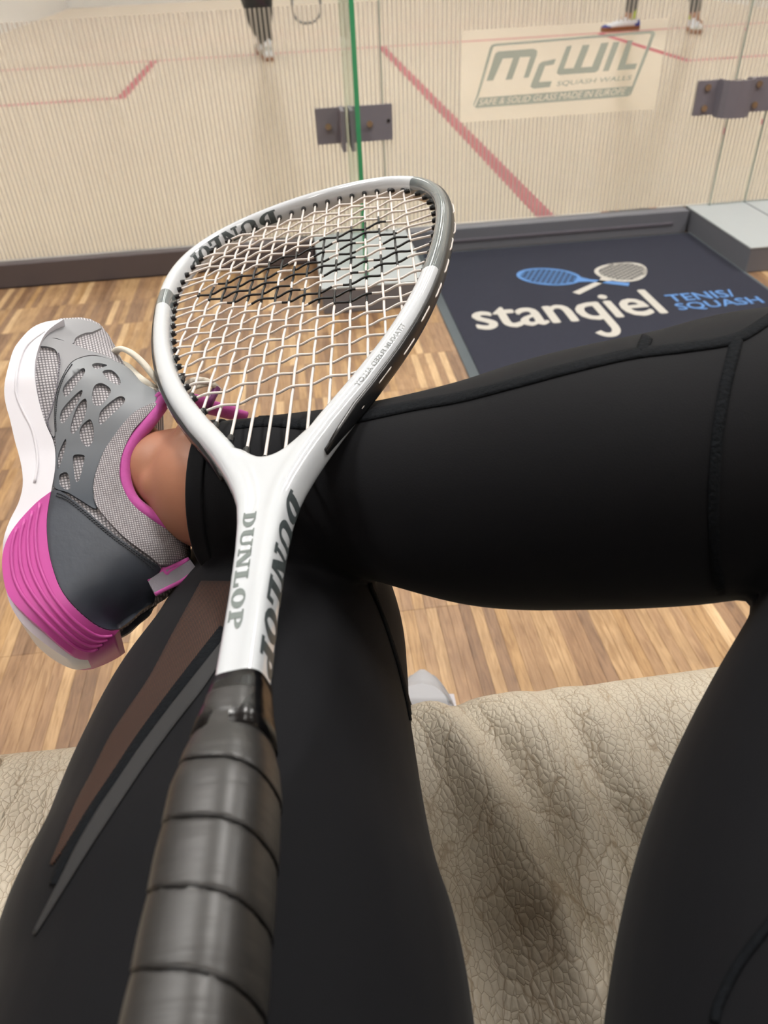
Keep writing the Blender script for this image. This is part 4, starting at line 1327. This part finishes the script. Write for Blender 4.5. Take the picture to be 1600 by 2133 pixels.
# strings: mains and crosses woven over and under
mains = [s * (0.005 + 0.0103 * k) for k in range(8) for s in (-1, 1)]; mains.sort()
crosses = [0.0625, 0.0795, 0.0955, 0.1105] + [0.1240 + 0.01255 * k for k in range(17)]
crosses = [c for c in crosses if c < 0.331]
IN = [inner(math.pi * k / 600) for k in range(601)]
def half_w(u):
    best = 0
    for a, b_ in zip(IN, IN[1:]):
        if (a.y - u) * (b_.y - u) <= 0 and a.y != b_.y:
            f = (u - a.y) / (b_.y - a.y); best = max(best, a.x + (b_.x - a.x) * f)
    return best
def u_range(v):
    us = []
    v = abs(v)
    for a, b_ in zip(IN, IN[1:]):
        if (a.x - v) * (b_.x - v) <= 0 and a.x != b_.x:
            us.append(a.y + (b_.y - a.y) * (v - a.x) / (b_.x - a.x))
    return min(us), max(us)
# stencilled emblem on the strings, outline in racket coordinates
def rk(px):
    d = ray(*px); t = (RP - CAM).dot(RW) / d.dot(RW); q = CAM + d * t - RP
    return (q.dot(RV), q.dot(RU))
def c2p(x, y): return (300 + x / 2.353, 350 + y / 2.353)
def c4p(x, y): return (370 + x / 4.103, 380 + y / 4.103)
def c7p(x, y): return (620 + x / 5.714, 470 + y / 5.714)
LOGO = [rk(c2p(*p)) for p in [(240, 628), (400, 555), (560, 485), (720, 425), (835, 378), (895, 335), (1040, 280), (1190, 232), (1190, 262), (1100, 300), (1215, 308), (1285, 330), (1305, 350), (1308, 400), (1280, 455), (1215, 500), (1060, 560), (1040, 600), (1165, 630), (1150, 650), (1020, 672), (880, 668), (740, 660), (600, 662), (450, 662), (340, 660)]]
LHOLES = [[rk(c4p(*p)) for p in h] for h in ([(855, 890), (870, 760), (960, 690), (1060, 660), (1150, 575), (1180, 620), (1090, 700), (1000, 725), (920, 790), (900, 880)],
          [(905, 905), (1000, 845), (1110, 820), (1220, 790), (1300, 800), (1300, 880), (1215, 900), (1060, 915)])] + \
         [[rk(c7p(*p)) for p in h] for h in ([(340, 250), (480, 190), (500, 330), (460, 420), (330, 380)], [(690, 200), (860, 160), (1060, 110), (970, 190), (1050, 240), (1050, 350), (910, 370), (850, 360), (690, 440), (690, 300)],
          [(700, 580), (880, 390), (930, 480), (880, 540)], [(300, 700), (420, 560), (640, 480), (650, 640), (460, 760)])]
def inpoly(p, L_):
    c = False
    for i in range(len(L_)):
        a, b_ = L_[i], L_[i - 1]
        if (a[1] > p[1]) != (b_[1] > p[1]) and p[0] < (b_[0] - a[0]) * (p[1] - a[1]) / (b_[1] - a[1]) + a[0]: c = not c
    return c
def inked(p): return inpoly(p, LOGO) and not any(inpoly(p, h) for h in LHOLES)
gro = MB(); gro.tube([(0, -0.0025, 0), (0, 0.0012, 0), (0, 0.0030, 0)], [0.0021, 0.0020, 0.0015], 10)
gro_me = gro.mesh('grommet'); gro_me.materials.append(MT['strip'])
def grommet(p, d):
    o = bpy.data.objects.new('grommet', gro_me); COL.objects.link(o); o.parent = racket
    o.location = p; o.rotation_euler = (0, 0, math.atan2(-d.x, d.y))
SR = 0.00082
def string(name, Q):
    mi = [1 if inked(((a.x + b_.x) / 2, (a.y + b_.y) / 2)) else 0 for a, b_ in zip(Q, Q[1:])]
    b = MB(); b.tube(Q, SR, 6, up=(0, 0, 1), midx=mi)
    o = b.build(name, [MT['string'], MT['ink']], racket, True)
for i, v in enumerate(mains):
    u0, u1 = u_range(v)
    Q = []
    n = 130
    for k in range(n + 1):
        u = u0 - 0.003 + (u1 - u0 + 0.006) * k / n
        near = min(range(len(crosses)), key=lambda j: abs(crosses[j] - u))
        w = 0.0
        if crosses[0] - 0.012 < u < crosses[-1] + 0.01:
            a = crosses[near]; ph = math.cos(math.pi * min(1, abs(u - a) / 0.0063) / 2)
            w = (1 if (i + near) % 2 else -1) * 0.00045 * ph
        Q.append(Vector((v, u, w)))
    string('main_string', Q)
    for u, s in ((u0, 1), (u1, -1)):
        grommet((v, u, 0), Vector((0, s, 0)))
for j, u in enumerate(crosses):
    hw = half_w(u)
    Q = [Vector((-hw - 0.003, u, 0))]
    mm = [v for v in mains if abs(v) < hw - 0.002]
    prev = None
    knots = [(-hw, 0.0)] + [(v, (-1 if (mains.index(v) + j) % 2 else 1) * 0.00095) for v in mm] + [(hw, 0.0)]
    for (a, wa_), (c, wc) in zip(knots, knots[1:]):
        for k in range(6):
            f = k / 6; g = f * f * (3 - 2 * f)
            Q.append(Vector((a + (c - a) * f, u, wa_ + (wc - wa_) * g)))
    Q += [Vector((hw, u, 0)), Vector((hw + 0.003, u, 0))]
    string('cross_string', Q)
    for s in (-1, 1): grommet((s * hw, u, 0), Vector((-s, 0, 0)))

# slab-serif lettering drawn from strokes
def glyph(ch):
    P = []
    def rect(x0, y0, x1, y1): P.append([(x0, y0), (x1, y0), (x1, y1), (x0, y1)])
    def arc(cx, cy, ro_, rox, ri, rix, a0, a1, icx=None, icy=None):
        n = 14; icx = cx if icx is None else icx; icy = cy if icy is None else icy
        for k in range(n):
            q = []
            for t, (rx, ry, ox, oy) in ((k, (rox, ro_, cx, cy)), (k + 1, (rox, ro_, cx, cy)), (k + 1, (rix, ri, icx, icy)), (k, (rix, ri, icx, icy))):
                a = math.radians(a0 + (a1 - a0) * t / n); q.append((ox + rx * math.cos(a), oy + ry * math.sin(a)))
            P.append(q)
    if ch == 'D':
        rect(.08, 0, .36, 1); rect(0, 0, .42, .13); rect(0, .87, .42, 1); arc(.36, .5, .5, .5, .36, .22, -90, 90); return P, .95
    if ch == 'U':
        rect(.08, .3, .36, 1); rect(.70, .3, .86, 1); rect(0, .87, .46, 1); rect(.58, .87, .98, 1); arc(.47, .31, .31, .39, .16, .17, 180, 360, .53, .31); return P, 1.03
    if ch == 'N':
        rect(.1, 0, .24, 1); rect(.76, 0, .9, 1); P.append([(.62, 0), (.9, 0), (.42, 1), (.1, 1)]); rect(0, 0, .36, .13); rect(0, .87, .3, 1); rect(.62, .87, 1.02, 1); return P, 1.08
    if ch == 'L':
        rect(.1, 0, .38, 1); rect(0, .87, .48, 1); rect(0, 0, .8, .13); rect(.64, 0, .8, .38); return P, .88
    if ch == 'O':
        arc(.46, .5, .5, .46, .36, .17, 0, 360); return P, .98
    if ch == 'P':
        rect(.1, 0, .38, 1); rect(0, 0, .5, .13); rect(0, .87, .4, 1); arc(.38, .71, .29, .44, .16, .18, -90, 90); return P, .86
def word(name, s, fn, mt, sub=3):
    """one mesh per letter; fn(x, y, lift) with x 0..1 along the word and y 0..1 up"""
    tot = sum(glyph(c)[1] for c in s); x = 0
    for c in s:
        P, w = glyph(c)
        b = MB()
        for poly in P:
            V2, F2 = poly2d([Vector(((x + a) / tot, b_)) for a, b_ in poly], (), 0.12)
            V = []; ok = True
            for p in V2:
                q = fn(p.x, p.y)
                if q is None: ok = False; break
                V.append(q)
            if ok: b.add(V, [list(f) for f in F2])
        if b.V: b.build(name, MT[mt], racket)
        x += w
def cast(o, d, lift=0.00018, far=0.08):
    p, n, i, di = fr_bvh.ray_cast(Vector(o), Vector(d), far)
    if p is None: return None
    if n.dot(Vector(d)) > 0: n = -n
    return p + n * lift
def top_map(x, y):
    u = -0.0445 - 0.0635 * x
    v = -0.0060 + 0.0055 * y + 0.0012 * x
    return cast((v, u, 0.04), (0, 0, -1))
word('letter', 'DUNLOP', top_map, 'print')
def side_map(x, y):
    u = -0.032 - 0.092 * x
    w = 0.0056 - 0.0112 * (1 - y) if False else 0.0058 - 0.0115 * y
    return cast((0.06, u, w), (-1, 0, 0))
word('letter', 'DUNLOP', side_map, 'printdark')
aD = min(range(601), key=lambda k: (Vector((-IN[k].x, IN[k].y)) - Vector(rk((577, 452)))).length)
aP = min(range(601), key=lambda k: (Vector((-IN[k].x, IN[k].y)) - Vector(rk((405, 556)))).length)
def head_map(x, y):
    k = aD + (aP - aD) * x
    p = inner(math.pi * k / 600); p = Vector((-p.x, p.y, 0))
    t = inner(math.pi * (k + 1) / 600) - inner(math.pi * (k - 1) / 600); t = Vector((-t.x, t.y, 0)).normalized()
    n = Vector((-t.y, t.x, 0))
    if n.dot(Vector((p.x, p.y - 0.2, 0))) < 0: n = -n
    w = 0.0068 - 0.0098 * y
    return cast(p - n * 0.012 + Vector((0, 0, w)), n)
word('letter', 'DUNLOP', head_map, 'printdark')
# fine print on the arm
V, F = fit_text('TITANIUM FUSED ALLOY', 0, 1, 0, 1, bold=0.01)
arcR = [p for p in arms[1] if 0.02 < p.y < 0.15]
def fine_map(x, y):
    f = x * (len(arcR) - 1); i = int(min(f, len(arcR) - 2)); p = arcR[i].lerp(arcR[i + 1], f - i)
    t = (arcR[i + 1] - arcR[i]).normalized(); n = Vector((t.y, -t.x, 0)); n = n if n.x > 0 else -n
    return cast(p + n * (0.0022 + 0.0022 * (1 - y)) + Vector((0, 0, 0.03)), (0, 0, -1))
raw = [p for p in arms[1] if 0.012 < p.y < 0.12]
cum = [0]
for a, c in zip(raw, raw[1:]): cum.append(cum[-1] + (c - a).length)
def atlen(d):
    for i in range(len(raw) - 1):
        if cum[i + 1] >= d: return raw[i].lerp(raw[i + 1], (d - cum[i]) / (cum[i + 1] - cum[i]))
    return raw[-1]
st = next(c for c, p in zip(cum, raw) if p.y < 0.088)
arcR = [atlen(st + 0.056 * k / 40) for k in range(41)]
VV = [fine_map(v.x, v.y) for v in V]
if all(q is not None for q in VV):
    b = MB(); b.add(VV, F); b.build('fine_print', MT['fineprint'], racket)

# grip: tapered handle with spiral wrap, and the black tape collar
b = MB()
V = []; F = []
NA = 48; NU = 360
u_a, u_b = -0.134, -0.345
for i in range(NU + 1):
    u = u_a + (u_b - u_a) * i / NU
    d = u_a - u
    base = interp([(0, .0098), (.006, .0104), (.014, .0114), (.022, .0134), (.032, .0149), (.05, .0153), (.1, .0155), (.195, .0160), (.205, .0175), (.211, .016)], d)
    for j in range(NA):
        a = 2 * math.pi * j / NA
        ca, sa = math.cos(a), math.sin(a)
        ex = 2 / 2.7
        cx = math.copysign(abs(ca) ** ex, ca); sx_ = math.copysign(abs(sa) ** ex, sa)
        ph = ((d - 0.0135) / 0.0184 + j / NA) % 1.0
        lip = 0.0004 * ph - (0.0006 if ph < 0.03 and d > 0.010 else 0)
        bul = 0.00025 * math.sin(math.pi * ph)
        r = base + lip + bul
        V.append(Vector((r * 0.98 * cx, u, r * 1.08 * sx_)))
for i in range(NU):
    for j in range(NA): F.append((i * NA + j, i * NA + (j + 1) % NA, (i + 1) * NA + (j + 1) % NA, (i + 1) * NA + j))
F.append(list(range(NA))); F.append([NU * NA + j for j in range(NA)][::-1])
me = mesh('grip', V, F); fix_normals(me)
link('grip', me, MT['gripw'], racket, True)
b = MB()
b.tube([(0, -0.1262, 0), (0, -0.130, 0), (0, -0.136, 0), (0, -0.142, 0), (0, -0.149, 0)], [(0.0088, 0.0091), (0.0092, 0.0095), (0.0101, 0.0102), (0.0114, 0.0113), (0.0127, 0.0122)], 40, up=(0, 0, 1), ex=3.4)
b.build('grip_collar_tape', MT['gripb'], racket, True)
# dark joint line between the turns of the wrap
Q = []
for k in range(0, 640):
    f = k / 48.0
    d = 0.0135 + 0.0184 * f
    if d > 0.2: break
    a = -2 * math.pi * (f % 1.0)
    base = interp([(0, .0098), (.006, .0104), (.014, .0114), (.022, .0134), (.032, .0149), (.05, .0153), (.1, .0155), (.195, .0160)], d)
    ca, sa = math.cos(a), math.sin(a); ex = 2 / 2.7
    Q.append(Vector((base * 0.985 * math.copysign(abs(ca) ** ex, ca), u_a - d, base * 1.085 * math.copysign(abs(sa) ** ex, sa))))
b = MB(); b.tube(Q, 0.00045, 6); b.build('wrap_joint', MT['black'], racket, True)

# =================================================================== PLAYERS ON THE COURT
def figure(name, loc, rot, label, joints, radii, edges, trousers_parts, shoes):
    r = empty(name, loc); r.rotation_euler = (0, 0, rot); tag(r, label, 'person')
    b = MB()
    for chain in edges:
        P = [Vector(joints[k]) for k in chain]; R_ = [radii[k] for k in chain]
        pts, rr = cat_r(P, R_, 4); b.tube(pts, rr, 14)
    b.ball(joints['head'], (0.075, 0.09, 0.115), 16)
    b.ball(Vector(joints['head']) + Vector((0, 0.09, -0.01)), (0.014, 0.022, 0.02), 8)
    for s in (-1, 1):
        b.ball(Vector(joints['head']) + Vector((s * 0.077, 0, 0)), (0.012, 0.02, 0.03), 8)
        w = Vector(joints['wristR' if s > 0 else 'wristL'])
        b.ball(w + Vector((0, 0.01, -0.05)), (0.018, 0.038, 0.045), 10)
        for i in range(4):
            x0 = w + Vector((0, -0.02 + i * 0.017, -0.085)); b.tube([x0, x0 + Vector((-s * 0.008, 0.004, -0.03)), x0 + Vector((-s * 0.025, 0.006, -0.048))], [.009, .0085, .007], 8)
        b.tube([w + Vector((0, 0.03, -0.03)), w + Vector((-s * 0.012, 0.055, -0.06)), w + Vector((-s * 0.02, 0.058, -0.085))], [.011, .0095, .008], 8)
    me = evaluated(b.mesh('body'), [('REMESH', dict(mode='VOXEL', voxel_size=0.009)), ('SMOOTH', dict(iterations=4, factor=0.5))])
    link('body', me, MT['skin'], r, True)
    for nm, chains, rad, mt in trousers_parts:
        b = MB()
        for P, R_ in zip(chains, rad):
            pts, rr = cat_r([Vector(p) for p in P], R_, 5); b.tube(pts, rr, 18)
        me = evaluated(b.mesh(nm), [('REMESH', dict(mode='VOXEL', voxel_size=0.009)), ('SMOOTH', dict(iterations=3, factor=0.5))])
        link(nm, me, MT[mt], r, True)
    hb_ = MB(); hb_.ball(Vector(joints['head']) + Vector((0, -0.015, 0.025)), (0.084, 0.092, 0.105), 16)
    hb_.build('hair', MT['hair'], r, True)
    for pos, a, col in shoes:
        sroot = empty('court_shoe', pos, r); sroot.rotation_euler = (0, 0, a)
        ST = [(-.080, .018, .048), (-.074, .031, .072), (-.045, .037, .088), (.0, .037, .092), (.05, .038, .084), (.10, .043, .066), (.15, .044, .052), (.19, .037, .044), (.212, .024, .036), (.222, .010, .03)]
        def loft(nm, y0, y1, k, mt, top=9):
            b2 = MB(); V = []; rows_ = 0; n = 14
            ys = [y0 + (y1 - y0) * i / 9 for i in range(10)]
            for y in ys:
                w = interp([(a, c) for a, c, d in ST], y) * k; hh = min(top, interp([(a, d) for a, c, d in ST], y) * (1 + (k - 1) * 0.6))
                for i in range(n):
                    t = math.pi * i / (n - 1)
                    V.append((w * math.cos(t), y, 0.024 + (hh - 0.024) * max(0.0, math.sin(t)) ** 0.8))
            F = [(r_ * n + i, r_ * n + (i + 1) % n, (r_ + 1) * n + (i + 1) % n, (r_ + 1) * n + i) for r_ in range(9) for i in range(n)]
            F += [list(range(n))[::-1], [9 * n + i for i in range(n)]]
            b2.add(V, F); me = b2.mesh(nm); fix_normals(me); link(nm, me, MT[mt], sroot, True)
        b2 = MB(); V = []; n = 28
        for zz, k in ((0, 0.97), (0.006, 1.05), (0.02, 1.06), (0.027, 1.0)):
            for i in range(n):
                t = 2 * math.pi * i / n
                y = 0.071 + 0.153 * math.cos(t)
                w = interp([(a, c) for a, c, d in ST], y) if abs(math.sin(t)) > 1e-6 else 0
                V.append((math.copysign(w, math.sin(t)) * k if abs(math.sin(t)) > 1e-6 else 0, 0.071 + (y - 0.071) * (1 + (k - 1) * 0.5), zz))
        F = [(j * n + i, j * n + (i + 1) % n, (j + 1) * n + (i + 1) % n, (j + 1) * n + i) for j in range(3) for i in range(n)] + [list(range(n))[::-1], [3 * n + i for i in range(n)]]
        b2.add(V, F); b2.build('outsole', MT[col[0]], sroot, False)
        loft('upper', -.08, .222, 1.0, col[1])
        loft('toe_cap', .165, .2235, 1.05, col[2], .043)
        loft('heel_cap', -.0815, -.03, 1.05, col[2], .066)
        b2 = MB(); b2.tube([(0, -.012, .07), (0, -.012, .10), (0, -.012, .13)], [.036, .035, .034], 16); b2.build('sock', MT[col[3]], sroot, True)
    return r
J = dict(pelvis=(0, 0, .92), chest=(0, 0.05, 1.25), neck=(0, .07, 1.46), head=(0, .10, 1.62), shL=(-.17, .05, 1.38), shR=(.17, .05, 1.38), elL=(-.25, .06, 1.10), elR=(.30, -.05, 1.16),
         wristL=(-.24, .2, .92), wristR=(.32, -.20, .94), hipL=(-.09, 0, .9), hipR=(.09, 0, .9), knL=(-.05, .16, .48), knR=(-.02, .02, .5), anL=(-.02, .36, .12), anR=(.03, -.01, .10), ftL=(-.02, .46, .05), ftR=(.02, .08, .05))
RD = dict(pelvis=.13, chest=.125, neck=.055, head=.06, shL=.055, shR=.055, elL=.038, elR=.038, wristL=.027, wristR=.027, hipL=.09, hipR=.09, knL=.06, knR=.06, anL=.035, anR=.035, ftL=.03, ftR=.03)
ED = [('pelvis', 'chest', 'neck', 'head'), ('chest', 'shL', 'elL', 'wristL'), ('chest', 'shR', 'elR', 'wristR'), ('pelvis', 'hipL', 'knL', 'anL', 'ftL'), ('pelvis', 'hipR', 'knR', 'anR', 'ftR')]
figure('person', (-0.135, 6.25, CFZ + 0.0008), 0.0, 'player in black trousers seen to the shins behind the striped glass', J, RD, ED,
       [('trousers', [[(.035, -.01, .10), (.015, .0, .16), (-.0, .01, .23), (.0, .02, .36), (.02, .02, .6), (.08, 0, .9)], [(-.0, .35, .12), (-.03, .25, .3), (-.06, .15, .5), (-.09, .0, .9)], [(0, 0, .88), (0, 0, .98)]],
         [[.046, .062, .085, .102, .10, .12], [.05, .08, .09, .12], [.16, .15]], 'trouser'),
        ('shirt', [[(0, 0, .94), (0, .04, 1.2), (0, .06, 1.4)], [(-.1, .05, 1.38), (-.2, .055, 1.25)], [(.1, .05, 1.38), (.2, .055, 1.25)]], [[.16, .165, .12], [.075, .065], [.075, .065]], 'shirt')],
       [((.03, -.01, 0), 0.1, ('gum', 'matwhite', 'solewhite', 'solewhite')), ((-.02, .36, 0), 0.1, ('gum', 'matwhite', 'solewhite', 'solewhite'))])
J2 = dict(J); J2.update(knL=(-.19, .02, .5), anL=(-.19, .1, .10), ftL=(-.26, .1, .05), knR=(.16, -.08, .5), anR=(.19, -.2, .10), ftR=(.19, -.29, .05))
figure('person', (2.87, 6.58, CFZ + 0.0008), 0.0, 'player in dark tights with white and blue shoes behind the door logo', J2, RD, ED,
       [('tights', [[(-.19, .1, .11), (-.19, .05, .3), (-.19, .02, .5), (-.09, 0, .9)], [(.19, -.2, .11), (.175, -.15, .3), (.16, -.08, .5), (.09, 0, .9)], [(0, 0, .88), (0, 0, .98)]],
         [[.036, .058, .062, .10], [.036, .058, .062, .10], [.15, .14]], 'tights'),
        ('shirt', [[(0, 0, .94), (0, .04, 1.2), (0, .06, 1.4)], [(-.1, .05, 1.38), (-.2, .055, 1.25)], [(.1, .05, 1.38), (.2, .055, 1.25)]], [[.16, .165, .12], [.075, .065], [.075, .065]], 'shirt')],
       [((-.185, .1, 0), 1.62, ('gum', 'solewhite', 'blue', 'lime')), ((.19, -.2, 0), 2.9, ('gum', 'solewhite', 'matwhite', 'lime'))])
# racket hanging from the first player's hand
r2 = empty('squash_racket', (0.185, 6.02, 0.885)); r2.rotation_euler = (0.0, math.pi, 0.25)
tag(r2, 'pale squash racket hanging head down beside the player in black trousers', 'squash racket')
b = MB(); b.tube([(0, 0, -0.1), (0, 0, 0.12)], 0.016, 12); b.build('handle', MT['gripw'], r2, True)
b = MB(); b.tube([(0, 0, 0.1), (0, 0, 0.26)], 0.009, 10)
b.tube([(inner(math.pi * k / 40).x, 0, 0.25 + inner(math.pi * k / 40).y) for k in range(41)], 0.0075, 8)
b.tube([(-inner(math.pi * k / 40).x, 0, 0.25 + inner(math.pi * k / 40).y) for k in range(41)], 0.0075, 8)
b.build('frame', MT['rail'], r2, True)
b = MB()
for v in mains[::2]:
    u0, u1 = u_range(v); b.tube([(v, 0, .25 + u0), (v, 0, .25 + u1)], 0.0007, 4)
for u in crosses[::2]:
    hw = half_w(u); b.tube([(-hw, 0, .25 + u), (hw, 0, .25 + u)], 0.0007, 4)
so_ = b.build('string_bed', MT['string'], r2); tag(so_, kind='stuff')
